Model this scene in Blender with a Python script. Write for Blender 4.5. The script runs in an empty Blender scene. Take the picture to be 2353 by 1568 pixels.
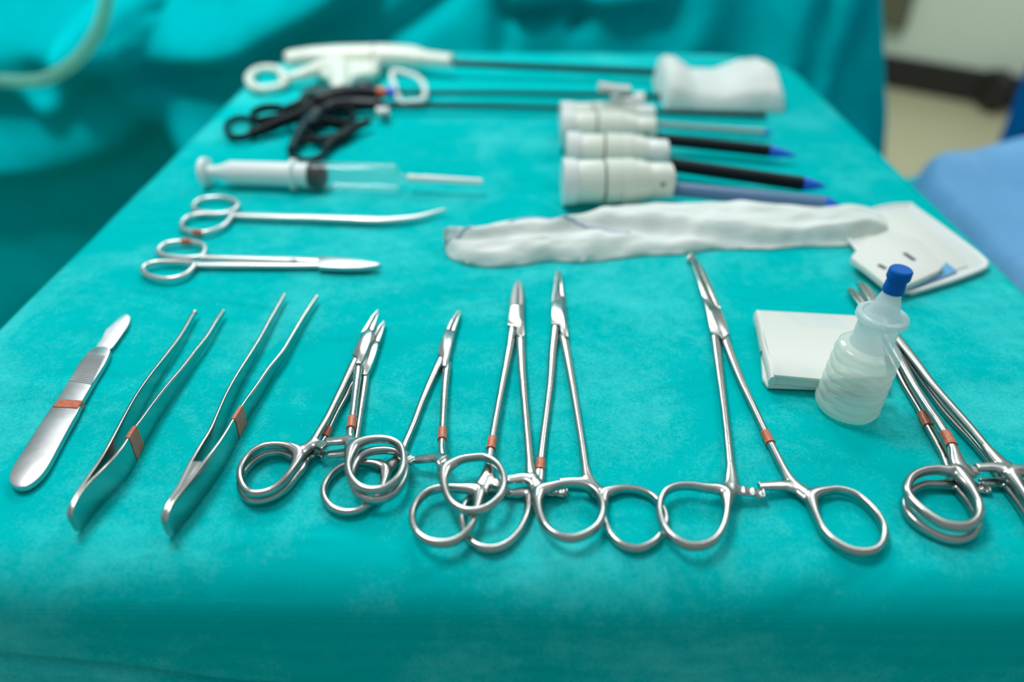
import bpy, bmesh, math, random
import numpy as np
from mathutils import Vector, noise
from mathutils.bvhtree import BVHTree
random.seed(4)
C = bpy.context.scene.collection
T = 0.95                       # height of the table top above the floor
TH=0.622083; H=0.21556; PSI=0.014101; LENS=26.0093
# ------------------------------------------------------------ camera
cam = bpy.data.cameras.new('camera'); cam_o = bpy.data.objects.new('camera', cam); C.objects.link(cam_o)
cam.lens = LENS; cam.sensor_width = 36; cam.clip_start = 0.01; cam.clip_end = 50
cam_o.location = (0, 0, T + H); cam_o.rotation_euler = (math.pi/2 - TH, 0, PSI)
cam.dof.use_dof = True; cam.dof.focus_distance = 0.318; cam.dof.aperture_fstop = 3.3
bpy.context.scene.camera = cam_o
# ------------------------------------------------------------ light
w = bpy.data.worlds.new('world'); bpy.context.scene.world = w; w.use_nodes = True
wn_ = w.node_tree.nodes; wl_ = w.node_tree.links
_tc = wn_.new('ShaderNodeTexCoord'); _sx = wn_.new('ShaderNodeSeparateXYZ'); _rp = wn_.new('ShaderNodeValToRGB')   # pale ceiling, darker walls, bright mid band added for steel reflections
wl_.new(_tc.outputs['Generated'], _sx.inputs[0]); wl_.new(_sx.outputs['Z'], _rp.inputs[0]); wl_.new(_rp.outputs[0], wn_['Background'].inputs[0])
_e = _rp.color_ramp.elements; _e[0].position = 0.0; _e[0].color = (.50, .58, .58, 1); _e[1].position = 1.; _e[1].color = (1.1, 1.2, 1.22, 1)
for _p, _c in ((.25, (.26, .31, .31)), (.50, (.78, .84, .86)), (.70, (.34, .38, .40)), (.86, (.55, .6, .62))):
    _x = _e.new(_p); _x.color = (*_c, 1)
wn_['Background'].inputs[1].default_value = 0.62
def area(name, loc, target, size, power, col=(1, 1, 1)):
    l = bpy.data.lights.new(name, 'AREA'); l.shape = 'DISK'; l.size = size; l.energy = power; l.color = col
    o = bpy.data.objects.new(name, l); C.objects.link(o); o.location = loc
    o.rotation_euler = (Vector(target) - Vector(loc)).to_track_quat('-Z', 'Y').to_euler(); return o
area('operating_light', (-0.5, 0.72, T + 1.45), (0, 0.45, T), 0.5, 13)
area('far_ceiling_light', (-0.3, 3.0, T + 2.0), (0, 0.3, T), 1.1, 32)
sp = bpy.data.lights.new('drape_fill_spot', 'SPOT'); sp.energy = 46; sp.spot_size = 1.15; sp.spot_blend = .6; sp.shadow_soft_size = .12  # extra spot added to brighten the folds of the back drape
sp_o = bpy.data.objects.new('drape_fill_spot', sp); C.objects.link(sp_o); sp_o.location = (-.45, .35, T+1.3); sp_o.rotation_euler = (Vector((-.35, 1.35, T+.1))-Vector(sp_o.location)).to_track_quat('-Z', 'Y').to_euler()
area('ceiling_light', (0.9, 1.6, T + 1.7), (0, 0.5, T), 0.8, 9, (.95, 1, 1))
area('ceiling_light_back', (1.2, 2.6, T + 1.5), (2.2, 4, 0.0), 1.0, 28, (1, 1, .9))
sc = bpy.context.scene; sc.cycles.transparent_max_bounces = 48; sc.cycles.max_bounces = 12
sc.view_settings.view_transform = 'Standard'; sc.view_settings.look = 'None'
sc.view_settings.exposure = 0.0; sc.view_settings.gamma = 1.0; sc.view_settings.use_curve_mapping = False

# ------------------------------------------------------------ measured outlines, mm on the table (x, y, height)
TR = {
'A_lock':[[-78.0,295.3,5.5],[-78.4,288.4,5.5],[-78.9,282.3,5.5],[-79.0,278.1,5.5],[-76.8,276.4,5.5],[-76.1,271.2,5.5],[-73.8,270.9,5.5],[-73.0,275.9,5.5],[-72.5,281.2,5.5],[-72.3,287.2,5.5],[-72.3,296.3,5.5],[-75.6,299.2,5.5]],
'A_jl':[[-75.6,299.2,5.5],[-78.0,295.3,5.5],[-77.8,299.1,5.5],[-77.2,303.1,5.5],[-76.4,309.8,5.5],[-75.2,314.6,5.5],[-73.2,318.4,5.5],[-73.7,315.3,5.5],[-74.7,311.8,5.5],[-75.0,307.1,5.5]],
'A_jr':[[-75.2,299.2,5.5],[-72.2,297.0,5.5],[-72.2,303.8,5.5],[-72.4,310.5,5.5],[-72.7,317.1,5.5],[-73.8,313.5,5.5],[-74.6,307.8,5.5]],
'A_legL':[[-77.6,277.0,5.5],[-78.6,266.6,5.6],[-79.6,256.1,5.7],[-80.7,245.7,5.8],[-81.8,235.7,5.8],[-83.3,226.8,5.9],[-84.7,219.5,6.0],[-87.4,215.4,6.1],[-88.7,213.6,6.2]],
'A_legR':[[-75.4,273.5,5.5],[-74.0,261.1,6.0],[-72.4,247.9,6.6],[-71.1,237.4,7.1],[-70.1,228.3,7.6],[-69.4,222.3,8.1],[-67.7,216.9,8.7],[-66.6,213.4,9.2]],
'A_ringL':[[-88.7,213.6,6.2],[-91.2,216.2,6.2],[-94.9,217.7,6.2],[-99.6,218.0,6.2],[-104.1,216.8,6.2],[-107.7,212.5,6.2],[-109.0,206.6,6.2],[-108.2,201.0,6.2],[-105.5,195.6,6.2],[-102.2,192.4,6.2],[-98.0,191.7,6.2],[-93.9,193.4,6.2],[-91.0,197.3,6.2],[-89.0,202.9,6.2],[-88.1,208.6,6.2]],
'A_ringR':[[-66.6,213.4,9.2],[-64.8,216.4,9.2],[-60.9,218.5,9.2],[-56.2,219.1,9.2],[-51.5,218.1,9.2],[-47.7,214.9,9.2],[-45.6,209.5,9.2],[-45.0,203.0,9.2],[-46.4,197.0,9.2],[-49.7,192.8,9.2],[-54.6,191.3,9.2],[-59.3,192.6,9.2],[-63.5,196.8,9.2],[-66.0,202.7,9.2],[-66.7,208.8,9.2]],
'A_armL':[[-84.0,219.3,6.2],[-81.3,218.5,6.9],[-78.5,216.1,7.7]],
'A_armR':[[-67.2,216.4,9.2],[-70.1,218.6,8.7],[-74.4,218.6,8.2],[-78.5,218.7,7.7]],
'A_tape':[[-71.5,234.0,7.3],[-70.4,226.3,7.3]],
'A2_lock':[[-74.8,291.3,1.9],[-75.3,284.5,1.9],[-75.8,278.6,1.9],[-76.0,274.5,1.9],[-73.8,272.8,1.9],[-73.1,267.8,1.9],[-70.9,267.5,1.9],[-69.9,272.3,1.9],[-69.4,277.5,1.9],[-69.1,283.4,1.9],[-69.1,292.2,1.9],[-72.3,295.1,1.9]],
'A2_jl':[[-72.3,295.1,1.9],[-74.8,291.3,1.9],[-74.5,295.0,1.9],[-73.9,298.9,1.9],[-73.0,305.4,1.9],[-71.7,310.1,1.9],[-69.8,313.8,1.9],[-70.3,310.8,1.9],[-71.3,307.4,1.9],[-71.7,302.8,1.9]],
'A2_jr':[[-71.9,295.1,1.9],[-69.0,293.0,1.9],[-68.9,299.6,1.9],[-69.1,306.1,1.9],[-69.3,312.6,1.9],[-70.4,309.0,1.9],[-71.2,303.5,1.9]],
'A2_legL':[[-75.0,273.0,1.9],[-76.7,265.2,1.9],[-78.2,255.4,1.9],[-79.7,246.2,1.9],[-80.7,238.3,1.9],[-81.4,231.2,1.9],[-82.3,225.2,1.9],[-84.6,219.0,1.9],[-86.4,216.3,1.9],[-88.1,212.9,1.9]],
'A2_legR':[[-72.1,270.8,1.9],[-70.7,257.1,2.4],[-69.7,246.2,2.9],[-68.7,235.8,3.4],[-68.0,226.9,3.9],[-67.4,219.2,4.4],[-66.7,214.4,4.9],[-65.8,209.7,5.4]],
'A2_ringL':[[-88.1,212.9,1.9],[-90.4,215.0,1.9],[-93.9,216.6,1.9],[-98.5,217.9,1.9],[-103.1,216.8,1.9],[-106.9,213.1,1.9],[-109.2,206.8,1.9],[-109.1,201.1,1.9],[-106.4,195.7,1.9],[-102.5,192.3,1.9],[-97.8,191.9,1.9],[-93.3,194.4,1.9],[-89.9,199.0,1.9],[-88.0,205.4,1.9],[-87.2,209.6,1.9]],
'A2_ringR':[[-65.8,209.7,5.4],[-64.0,213.1,5.4],[-60.3,215.7,5.4],[-54.9,216.6,5.4],[-50.0,215.8,5.4],[-46.5,212.5,5.4],[-44.7,207.5,5.4],[-44.4,201.1,5.4],[-46.4,194.8,5.4],[-49.8,191.0,5.4],[-54.7,189.8,5.4],[-59.6,191.6,5.4],[-63.2,196.1,5.4],[-65.1,201.6,5.4],[-65.9,206.4,5.4]],
'A2_armL':[[-85.5,217.6,1.9],[-82.4,218.1,2.8],[-79.3,215.5,3.7]],
'A2_armR':[[-66.7,214.7,5.4],[-70.0,215.3,4.8],[-73.7,215.4,4.2],[-77.8,215.5,3.7]],
'A2_tape':[[-81.0,233.0,1.9],[-81.9,227.5,1.9]],
'B_lock':[[-38.0,305.1,1.9],[-39.0,296.5,1.9],[-39.6,284.1,1.9],[-37.2,281.8,1.9],[-36.8,274.7,1.9],[-34.3,274.0,1.9],[-33.6,285.0,1.9],[-33.3,293.2,1.9],[-32.7,302.0,1.9],[-35.5,304.3,1.9]],
'B_jl':[[-35.5,304.3,1.9],[-37.9,304.7,1.9],[-36.9,310.5,1.9],[-35.7,316.9,1.9],[-33.8,321.9,1.9],[-31.8,324.4,1.9],[-32.8,320.6,1.9],[-34.4,314.1,1.9]],
'B_jr':[[-35.0,304.3,1.9],[-32.7,302.6,1.9],[-32.1,310.5,1.9],[-31.6,317.8,1.9],[-31.3,323.9,1.9],[-32.6,319.7,1.9],[-33.8,313.2,1.9]],
'B_legL':[[-38.1,281.7,1.9],[-39.8,273.5,1.9],[-41.8,262.3,1.9],[-43.8,249.7,1.9],[-45.3,237.8,1.9],[-47.1,226.5,2.0],[-48.5,218.5,2.0],[-50.5,213.3,2.0],[-53.6,209.5,2.0]],
'B_legR':[[-34.6,277.1,1.9],[-34.2,262.4,2.9],[-33.4,247.3,3.8],[-32.6,234.5,4.8],[-31.9,223.6,5.7],[-31.3,215.6,6.7],[-30.0,209.1,7.6],[-28.5,203.2,8.6]],
'B_ringL':[[-53.7,209.9,2.0],[-57.0,212.0,2.0],[-61.3,212.5,2.0],[-66.7,212.1,2.0],[-71.3,209.7,2.0],[-74.5,205.1,2.0],[-75.7,199.5,2.0],[-74.4,193.8,2.0],[-70.9,189.2,2.0],[-65.8,186.8,2.0],[-60.9,187.3,2.0],[-56.9,190.3,2.0],[-54.2,194.8,2.0],[-53.0,200.3,2.0],[-52.9,205.8,2.0]],
'B_ringR':[[-28.5,203.2,8.6],[-26.4,205.8,8.6],[-23.1,208.2,8.6],[-18.8,209.4,8.6],[-13.7,209.7,8.6],[-9.3,206.8,8.6],[-6.5,201.4,8.6],[-5.8,194.7,8.6],[-7.6,188.7,8.6],[-11.9,183.8,8.6],[-17.2,182.1,8.6],[-22.1,183.7,8.6],[-25.7,187.5,8.6],[-28.0,193.4,8.6],[-28.9,199.0,8.6]],
'B_armL':[[-48.1,217.9,2.0],[-45.4,214.0,3.6],[-42.1,210.7,5.3]],
'B_armR':[[-29.8,207.6,8.6],[-33.2,210.3,7.5],[-37.6,210.8,6.4],[-41.5,211.3,5.3]],
'B_tape':[[-32.6,229.5,5.2],[-31.9,222.4,5.2]],
'C_lock':[[-5.9,327.2,2.2],[-6.4,317.7,2.2],[-6.6,309.0,2.2],[-2.3,307.8,2.2],[-2.3,300.8,2.2],[0.5,298.3,2.2],[2.0,300.0,2.2],[1.7,314.2,2.2],[1.5,327.3,2.2]],
'C_jl':[[-5.9,327.6,2.2],[-5.2,337.1,2.2],[-4.4,345.2,2.2],[-3.2,352.0,2.2],[-1.7,354.4,2.2],[-1.4,343.2,2.2],[-1.5,327.7,2.2]],
'C_jr':[[-1.2,327.7,2.2],[-1.1,343.2,2.2],[-1.3,354.4,2.2],[0.4,352.0,2.2],[1.1,344.3,2.2],[1.5,335.2,2.2],[1.6,327.7,2.2]],
'C_legL':[[-4.3,307.8,2.2],[-5.3,292.6,2.6],[-6.9,274.6,3.0],[-8.5,257.9,3.3],[-9.9,242.4,3.7],[-11.1,228.1,4.1],[-11.8,217.1,4.5],[-12.2,207.7,4.8],[-13.2,200.9,5.2],[-15.4,194.8,5.6]],
'C_legR':[[0.0,300.0,2.2],[0.6,278.1,2.7],[1.6,256.8,3.2],[2.6,237.5,3.7],[3.5,221.1,4.1],[4.2,208.2,4.6],[5.1,202.3,5.1],[8.1,195.2,5.6]],
'C_ringL':[[-15.4,194.8,5.6],[-18.1,195.8,5.6],[-22.7,196.0,5.6],[-29.6,196.0,5.6],[-34.7,193.8,5.6],[-38.2,188.5,5.6],[-39.1,181.8,5.6],[-37.0,175.4,5.6],[-33.0,171.4,5.6],[-27.9,169.9,5.6],[-23.0,170.8,5.6],[-19.0,174.3,5.6],[-16.8,179.3,5.6],[-15.7,185.9,5.6],[-15.2,190.8,5.6]],
'C_ringR':[[8.1,195.2,5.6],[11.6,197.0,5.6],[17.0,198.7,5.6],[23.1,198.8,5.6],[27.9,196.5,5.6],[30.5,191.5,5.6],[30.7,185.2,5.6],[28.6,179.0,5.6],[24.5,174.9,5.6],[19.4,172.8,5.6],[14.5,173.6,5.6],[10.6,176.7,5.6],[8.1,182.0,5.6],[7.0,188.2,5.6],[7.1,192.1,5.6]],
'C_armL':[[-12.3,202.7,5.6],[-9.9,199.6,5.6],[-7.2,198.6,5.6]],
'C_armR':[[5.5,200.8,5.6],[1.6,201.8,5.6],[-1.8,201.2,5.6],[-4.9,200.7,5.6]],
'C_tape':[[-11.4,225.3,3.9],[-11.6,218.8,3.9]],
'D_lock':[[16.3,329.8,2.0],[15.5,310.7,2.0],[19.8,309.7,2.0],[20.2,303.2,2.0],[21.4,298.9,2.0],[23.8,298.9,2.0],[23.6,309.4,2.0],[23.4,318.5,2.0],[23.7,333.8,2.0],[20.8,336.7,2.0]],
'D_jl':[[16.3,330.2,2.0],[17.3,343.8,2.0],[18.5,356.5,2.0],[19.8,364.2,2.0],[21.1,367.2,2.0],[21.3,354.4,2.0],[21.0,336.7,2.0]],
'D_jr':[[21.4,337.3,2.0],[21.7,354.4,2.0],[21.5,367.2,2.0],[22.7,363.1,2.0],[23.2,352.3,2.0],[23.6,335.8,2.0]],
'D_legL':[[17.5,308.4,2.0],[15.6,288.8,2.0],[14.0,267.1,2.0],[12.0,247.4,2.0],[10.0,229.5,1.9],[8.8,217.6,1.9],[7.8,207.6,1.9],[6.3,201.2,1.9],[4.0,196.5,1.9]],
'D_legR':[[21.6,300.6,2.0],[22.8,282.5,2.0],[24.1,260.0,2.0],[25.1,241.0,2.0],[25.9,224.9,1.9],[26.4,211.1,1.9],[27.2,204.6,1.9],[29.5,199.4,1.9],[32.4,196.9,1.9]],
'D_ringL':[[4.0,196.5,1.9],[0.9,197.7,1.9],[-2.9,196.9,1.9],[-7.6,198.6,1.9],[-13.0,198.6,1.9],[-17.9,195.7,1.9],[-20.8,190.1,1.9],[-21.3,183.8,1.9],[-19.4,177.3,1.9],[-15.5,172.4,1.9],[-10.4,170.6,1.9],[-5.4,172.0,1.9],[-1.2,176.2,1.9],[1.7,182.3,1.9],[3.6,189.5,1.9]],
'D_ringR':[[32.4,196.9,1.9],[35.6,199.0,1.9],[40.4,200.1,1.9],[45.7,199.5,1.9],[50.7,196.7,1.9],[53.7,191.2,1.9],[54.4,184.9,1.9],[52.2,178.8,1.9],[48.3,174.2,1.9],[43.0,171.6,1.9],[38.1,172.3,1.9],[34.5,175.4,1.9],[32.4,179.9,1.9],[31.5,185.5,1.9],[31.7,191.9,1.9]],
'D_armL':[[5.6,200.1,1.9],[9.4,199.1,1.9],[15.6,198.7,1.9],[18.3,198.4,1.9]],
'D_armR':[[27.1,203.6,1.9],[23.6,203.5,1.9],[19.7,203.5,1.9],[15.4,203.2,1.9]],
'D_tape':[[8.5,215.7,1.9],[7.9,209.5,1.9]],
'E_lock':[[97.4,337.7,2.2],[96.5,321.8,2.2],[94.7,304.1,2.2],[98.9,300.6,2.2],[99.9,298.0,2.2],[103.9,302.5,2.2],[104.5,312.4,2.2],[104.3,325.2,2.2],[101.3,328.1,2.2]],
'E_jl':[[101.3,328.1,2.2],[97.4,337.7,2.2],[98.3,357.0,2.2],[98.6,370.7,2.2],[99.0,385.1,2.2],[100.8,389.7,2.2],[101.8,385.2,2.2],[101.4,373.1,2.2],[101.3,354.8,2.2],[101.3,337.8,2.2]],
'E_jr':[[102.1,328.1,2.2],[104.5,325.8,2.2],[104.5,334.7,2.2],[104.6,348.3,2.2],[104.3,363.8,2.2],[103.0,375.5,2.2],[102.0,382.7,2.2],[101.6,368.4,2.2],[102.2,350.4,2.2]],
'E_legL':[[96.7,300.6,2.2],[94.3,283.9,2.6],[91.6,264.7,3.0],[89.1,247.0,3.4],[86.7,230.8,3.8],[84.3,215.8,4.2],[82.5,205.2,4.6],[80.9,199.4,5.0],[78.2,195.3,5.4]],
'E_legR':[[101.6,298.9,2.2],[101.5,284.5,2.2],[101.7,265.7,2.3],[102.6,248.4,2.4],[103.5,232.5,2.4],[104.5,217.8,2.5],[105.7,206.5,2.5],[107.9,200.5,2.6],[111.4,196.3,2.6]],
'E_ringL':[[78.2,195.3,5.4],[75.6,197.4,5.4],[71.0,197.8,5.4],[64.9,198.8,5.4],[59.3,198.0,5.4],[54.9,194.8,5.4],[52.1,188.3,5.4],[51.8,181.0,5.4],[54.0,174.7,5.4],[58.4,170.7,5.4],[64.1,170.3,5.4],[69.1,172.8,5.4],[72.9,177.5,5.4],[75.7,183.7,5.4],[77.5,190.2,5.4]],
'E_ringR':[[111.4,196.3,2.6],[114.0,198.4,2.6],[117.9,199.5,2.6],[123.2,200.1,2.6],[128.6,197.6,2.6],[132.3,190.9,2.6],[133.3,184.1,2.6],[132.0,178.3,2.6],[128.2,173.0,2.6],[123.2,170.6,2.6],[117.6,171.2,2.6],[113.1,174.8,2.6],[110.6,180.4,2.6],[110.2,186.7,2.6],[110.6,192.2,2.6]],
'E_armL':[[80.9,198.5,5.4],[84.2,197.4,4.9],[88.2,197.4,4.5],[93.3,196.8,4.0]],
'E_armR':[[106.6,201.5,2.6],[102.2,201.5,3.1],[97.2,201.0,3.5],[92.2,200.2,4.0]],
'E_tape':[[104.3,232.8,2.4],[104.1,225.7,2.4]],
'F_lock':[[182.1,332.4,5.8],[179.5,314.9,5.8],[179.0,307.1,5.8],[180.9,304.5,5.8],[181.9,301.2,5.8],[184.7,304.6,5.8],[185.7,316.8,5.8],[187.2,332.5,5.8]],
'F_jl':[[182.1,332.4,5.8],[182.3,341.1,5.8],[182.7,348.2,5.8],[184.4,349.2,5.8],[184.4,341.2,5.8],[184.5,332.8,5.8]],
'F_jr':[[184.9,332.8,5.8],[187.2,332.5,5.8],[187.6,340.2,5.8],[186.9,345.2,5.8],[184.9,348.8,5.8],[184.9,341.2,5.8]],
'F_legL':[[181.2,305.4,5.8],[179.1,289.6,5.9],[177.9,275.6,6.1],[176.5,259.7,6.2],[175.9,243.5,6.4],[176.0,236.7,6.5],[175.6,229.8,6.7],[175.2,224.0,6.8],[174.3,218.1,7.0],[172.8,212.6,7.1],[172.2,208.3,7.3],[171.8,203.1,7.4]],
'F_legR':[[183.3,304.6,5.8],[184.4,291.2,6.0],[184.8,274.9,6.2],[185.1,259.7,6.3],[187.6,233.6,6.5],[188.1,223.7,6.7],[188.5,216.5,6.9],[189.1,211.8,7.0],[190.1,208.3,7.2],[190.7,205.4,7.4]],
'F_ringL':[[169.7,206.3,7.4],[166.7,206.1,7.4],[164.0,206.5,7.4],[160.7,206.6,7.4],[155.4,205.3,7.4],[150.4,202.3,7.4],[146.7,197.4,7.4],[145.3,193.1,7.4],[146.2,188.7,7.4],[148.5,183.8,7.4],[151.9,179.9,7.4],[156.6,178.5,7.4],[160.9,179.0,7.4],[165.5,182.3,7.4],[169.0,187.9,7.4],[170.1,194.2,7.4],[170.4,200.2,7.4]],
'F_ringR':[[190.7,205.4,7.4],[195.6,206.5,7.4],[200.5,205.5,7.4],[203.4,201.1,7.4],[203.5,193.9,7.4],[200.5,186.5,7.4],[195.3,181.2,7.4],[190.6,180.7,7.4],[188.1,184.6,7.4],[188.5,192.8,7.4],[189.2,199.9,7.4]],
'F_armL':[[172.8,206.6,7.4],[175.6,207.2,7.4],[177.4,206.5,7.4]],
'F_armR':[[188.8,207.4,7.4],[184.9,208.3,7.4],[181.2,208.2,7.4],[178.0,208.3,7.4]],
'F_tape':[[175.9,228.7,6.6],[174.3,221.2,6.6]],
'F2_lock':[[178.4,332.9,1.9],[176.0,315.5,1.9],[175.6,307.7,1.9],[177.5,305.1,1.9],[178.7,301.8,1.9],[181.4,305.2,1.9],[182.2,317.3,1.9],[183.6,333.0,1.9]],
'F2_jl':[[178.4,332.9,1.9],[178.4,341.6,1.9],[178.8,348.6,1.9],[180.4,349.6,1.9],[180.5,341.6,1.9],[180.8,333.3,1.9]],
'F2_jr':[[181.2,333.3,1.9],[183.6,333.0,1.9],[183.8,340.7,1.9],[183.0,345.6,1.9],[180.9,349.2,1.9],[181.0,341.6,1.9]],
'F2_legL':[[180.3,310.2,1.9],[178.9,296.7,1.9],[178.1,284.0,2.0],[176.2,266.3,2.0],[175.4,247.9,2.0],[174.4,238.7,2.0],[173.6,229.8,2.1],[172.9,221.4,2.1],[172.3,214.4,2.1],[172.3,208.7,2.2],[172.0,202.6,2.2]],
'F2_legR':[[182.6,311.1,1.9],[184.5,300.1,1.9],[185.6,288.8,2.0],[185.4,265.0,2.0],[185.8,248.7,2.0],[187.0,239.1,2.0],[188.4,230.3,2.1],[189.3,222.7,2.1],[190.1,216.8,2.1],[190.7,210.0,2.2],[191.2,203.9,2.2]],
'F2_ringL':[[170.5,204.1,2.2],[166.8,204.0,2.2],[162.7,203.8,2.2],[157.8,203.5,2.2],[152.3,200.9,2.2],[147.1,196.2,2.2],[145.1,191.7,2.2],[145.1,188.1,2.2],[146.3,184.3,2.2],[149.4,180.4,2.2],[153.3,177.6,2.2],[157.6,176.8,2.2],[162.2,178.0,2.2],[166.6,181.5,2.2],[169.3,186.2,2.2],[170.1,192.1,2.2],[170.6,198.2,2.2]],
'F2_ringR':[[190.9,203.4,2.2],[195.8,204.5,2.2],[200.8,203.5,2.2],[203.8,199.2,2.2],[203.9,192.1,2.2],[201.1,184.8,2.2],[195.9,179.5,2.2],[191.2,179.0,2.2],[188.6,182.9,2.2],[188.9,191.0,2.2],[189.5,198.0,2.2]],
'F2_armL':[[173.4,204.1,2.2],[176.4,204.2,2.2],[179.3,202.7,2.2],[182.0,202.3,2.2]],
'F2_armR':[[191.4,204.4,2.2],[187.9,205.3,2.2],[184.2,205.2,2.2],[180.1,205.5,2.2]],
'F2_tape':[[175.4,245.7,2.0],[174.3,238.1,2.0]],
'sc_handle':[[-199.8,201.4,2.5],[-201.7,207.2,2.5],[-203.0,219.3,2.5],[-204.4,232.9,2.5],[-205.4,245.0,2.5],[-206.6,259.9,2.5],[-208.7,275.8,2.5],[-208.6,284.3,2.5],[-207.5,287.5,2.5],[-205.5,288.7,2.5],[-199.6,287.3,2.5],[-196.7,277.4,2.5],[-195.4,263.9,2.5],[-193.8,248.8,2.5],[-192.1,240.5,2.5],[-191.2,232.5,2.5],[-189.3,218.5,2.5],[-187.9,207.4,2.5],[-188.4,201.1,2.5],[-190.7,197.1,2.5],[-194.0,196.6,2.5],[-197.1,198.2,2.5]],
'sc_blade':[[-206.8,288.7,2.3],[-207.8,296.4,2.3],[-209.2,304.2,2.3],[-208.4,307.3,2.3],[-207.9,311.4,2.3],[-206.4,316.3,2.3],[-204.7,317.7,2.3],[-202.3,315.2,2.3],[-200.3,309.1,2.3],[-199.7,301.2,2.3],[-199.4,293.5,2.3],[-200.1,287.9,2.3]],
'sc_grip':[[-203.2,281.5,2.5],[-200.7,261.0,2.5]],
'sc_gripw':[[-207.9,277.2,2.5],[-196.6,274.6,2.5]],
'sc_tape':[[-203.2,248.5,2.6],[-193.3,247.7,2.6],[-192.9,242.5,2.6],[-204.5,243.4,2.6]],
'T1_R':[[-160.3,176.1,12.2],[-160.7,182.8,12.9],[-160.0,189.6,13.1],[-158.3,195.9,13.1],[-156.5,203.0,13.2],[-156.2,211.1,12.5],[-157.1,219.8,11.5],[-157.1,229.5,10.6],[-157.3,241.0,9.5],[-156.9,253.8,8.5],[-156.0,267.4,7.4],[-155.5,281.1,6.5],[-154.7,295.4,5.7],[-155.2,309.0,5.0],[-155.5,320.9,4.2]],
'T1_L':[[-161.2,176.7,12.2],[-161.7,184.8,13.0],[-161.5,192.7,13.1],[-161.2,202.0,13.2],[-161.8,209.7,12.8],[-163.6,221.7,11.7],[-165.5,235.0,10.6],[-167.0,248.2,9.4],[-167.7,262.4,8.1],[-167.8,276.2,6.9],[-167.7,290.3,6.0],[-168.6,303.8,5.1],[-170.2,319.8,4.2]],
'T2_R':[[-125.4,174.4,12.2],[-125.2,180.7,12.9],[-123.9,186.6,13.1],[-122.3,194.0,13.1],[-120.8,202.0,13.2],[-119.4,211.6,12.5],[-119.0,220.3,11.5],[-118.9,229.5,10.6],[-118.4,241.5,9.5],[-117.2,253.7,8.5],[-116.0,268.0,7.4],[-113.6,283.1,6.5],[-112.7,299.0,5.7],[-111.7,316.1,5.0],[-109.9,335.9,4.2]],
'T2_L':[[-126.8,175.2,12.2],[-126.6,181.9,13.0],[-125.8,189.2,13.1],[-125.9,199.2,13.2],[-125.7,209.7,12.8],[-125.7,221.1,11.7],[-126.8,232.1,10.6],[-128.1,246.4,9.4],[-128.6,261.7,8.1],[-128.2,278.1,6.9],[-127.9,293.9,6.0],[-128.1,312.4,5.1],[-127.7,337.0,4.2]],
'S1_u':[[-188.5,440.1,3.0],[-193.4,436.0,3.0],[-201.7,435.9,3.0],[-209.5,437.5,3.0],[-215.6,443.3,3.0],[-217.4,450.5,3.0],[-215.3,456.8,3.0],[-207.8,459.9,3.0],[-198.9,459.0,3.0],[-191.2,453.4,3.0],[-187.6,446.6,3.0]],
'S1_l':[[-188.0,435.4,3.0],[-186.5,425.1,3.0],[-188.0,416.7,3.0],[-192.2,411.4,3.0],[-198.1,408.6,3.0],[-206.8,410.6,3.0],[-213.0,415.9,3.0],[-215.5,423.6,3.0],[-214.2,430.4,3.0],[-208.2,434.0,3.0],[-199.1,434.6,3.0]],
'S1_sh':[[-188.3,433.1,3.0],[-175.6,432.1,3.0],[-154.7,430.8,3.0],[-139.2,430.3,3.0],[-123.6,429.4,3.0],[-108.1,428.5,3.0],[-92.7,427.6,3.0],[-80.6,428.9,3.0],[-67.8,432.5,3.0],[-58.2,438.4,3.0],[-50.4,443.7,3.0]],
'S1_t':[[-203.3,409.2,3.0],[-197.2,408.8,3.0]],
'S2_u':[[-187.2,379.2,3.0],[-191.6,377.2,3.0],[-198.1,377.1,3.0],[-206.1,378.3,3.0],[-212.5,381.5,3.0],[-215.7,385.9,3.0],[-214.9,393.5,3.0],[-208.4,396.6,3.0],[-199.7,396.7,3.0],[-192.0,392.8,3.0],[-188.1,386.3,3.0]],
'S2_l':[[-188.2,369.2,3.0],[-187.9,362.0,3.0],[-190.2,356.1,3.0],[-196.2,353.1,3.0],[-203.6,353.9,3.0],[-210.4,357.3,3.0],[-215.2,362.5,3.0],[-215.6,367.6,3.0],[-211.6,371.3,3.0],[-203.7,372.2,3.0],[-194.2,371.6,3.0]],
'S2_a':[[-186.2,375.9,4.0],[-167.4,375.2,4.0],[-148.6,374.5,4.0],[-131.8,373.8,4.0],[-116.7,372.7,4.0]],
'S2_b':[[-188.7,370.1,2.2],[-170.8,370.3,2.2],[-152.5,370.6,2.2],[-131.3,370.9,2.2],[-116.8,371.6,2.2]],
'S2_bl':[[-118.4,377.3,3.0],[-112.3,377.2,3.0],[-102.8,376.2,3.0],[-93.1,374.1,3.0],[-83.4,370.9,3.0],[-80.3,369.1,3.0],[-82.7,366.9,3.0],[-91.5,365.0,3.0],[-100.6,364.8,3.0],[-109.8,365.4,3.0],[-115.8,366.1,3.0]],
'S2_t':[[-206.0,396.6,3.0],[-200.2,396.7,3.0]],
'SY':[[-220.0,487.2,10.0],[-26.5,474.0,10.0]],
'SYk':[[-221.7,487.2,10.0],[-216.1,487.2,10.0],[-204.0,486.0,10.0],[-158.2,483.9,10.0],[-146.3,482.7,10.0],[-137.0,482.0,10.0],[-86.1,479.4,10.0],[-79.3,478.1,10.0],[-78.2,478.2,10.0],[-67.1,477.0,10.0],[-27.1,474.6,10.0]],
'P0':[[31.0,592.8,13.5],[42.1,595.8,11.8],[57.1,597.2,10.2],[90.3,595.4,8.5],[106.6,596.4,6.8],[194.4,584.6,5.2],[202.8,587.4,3.5]],
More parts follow.
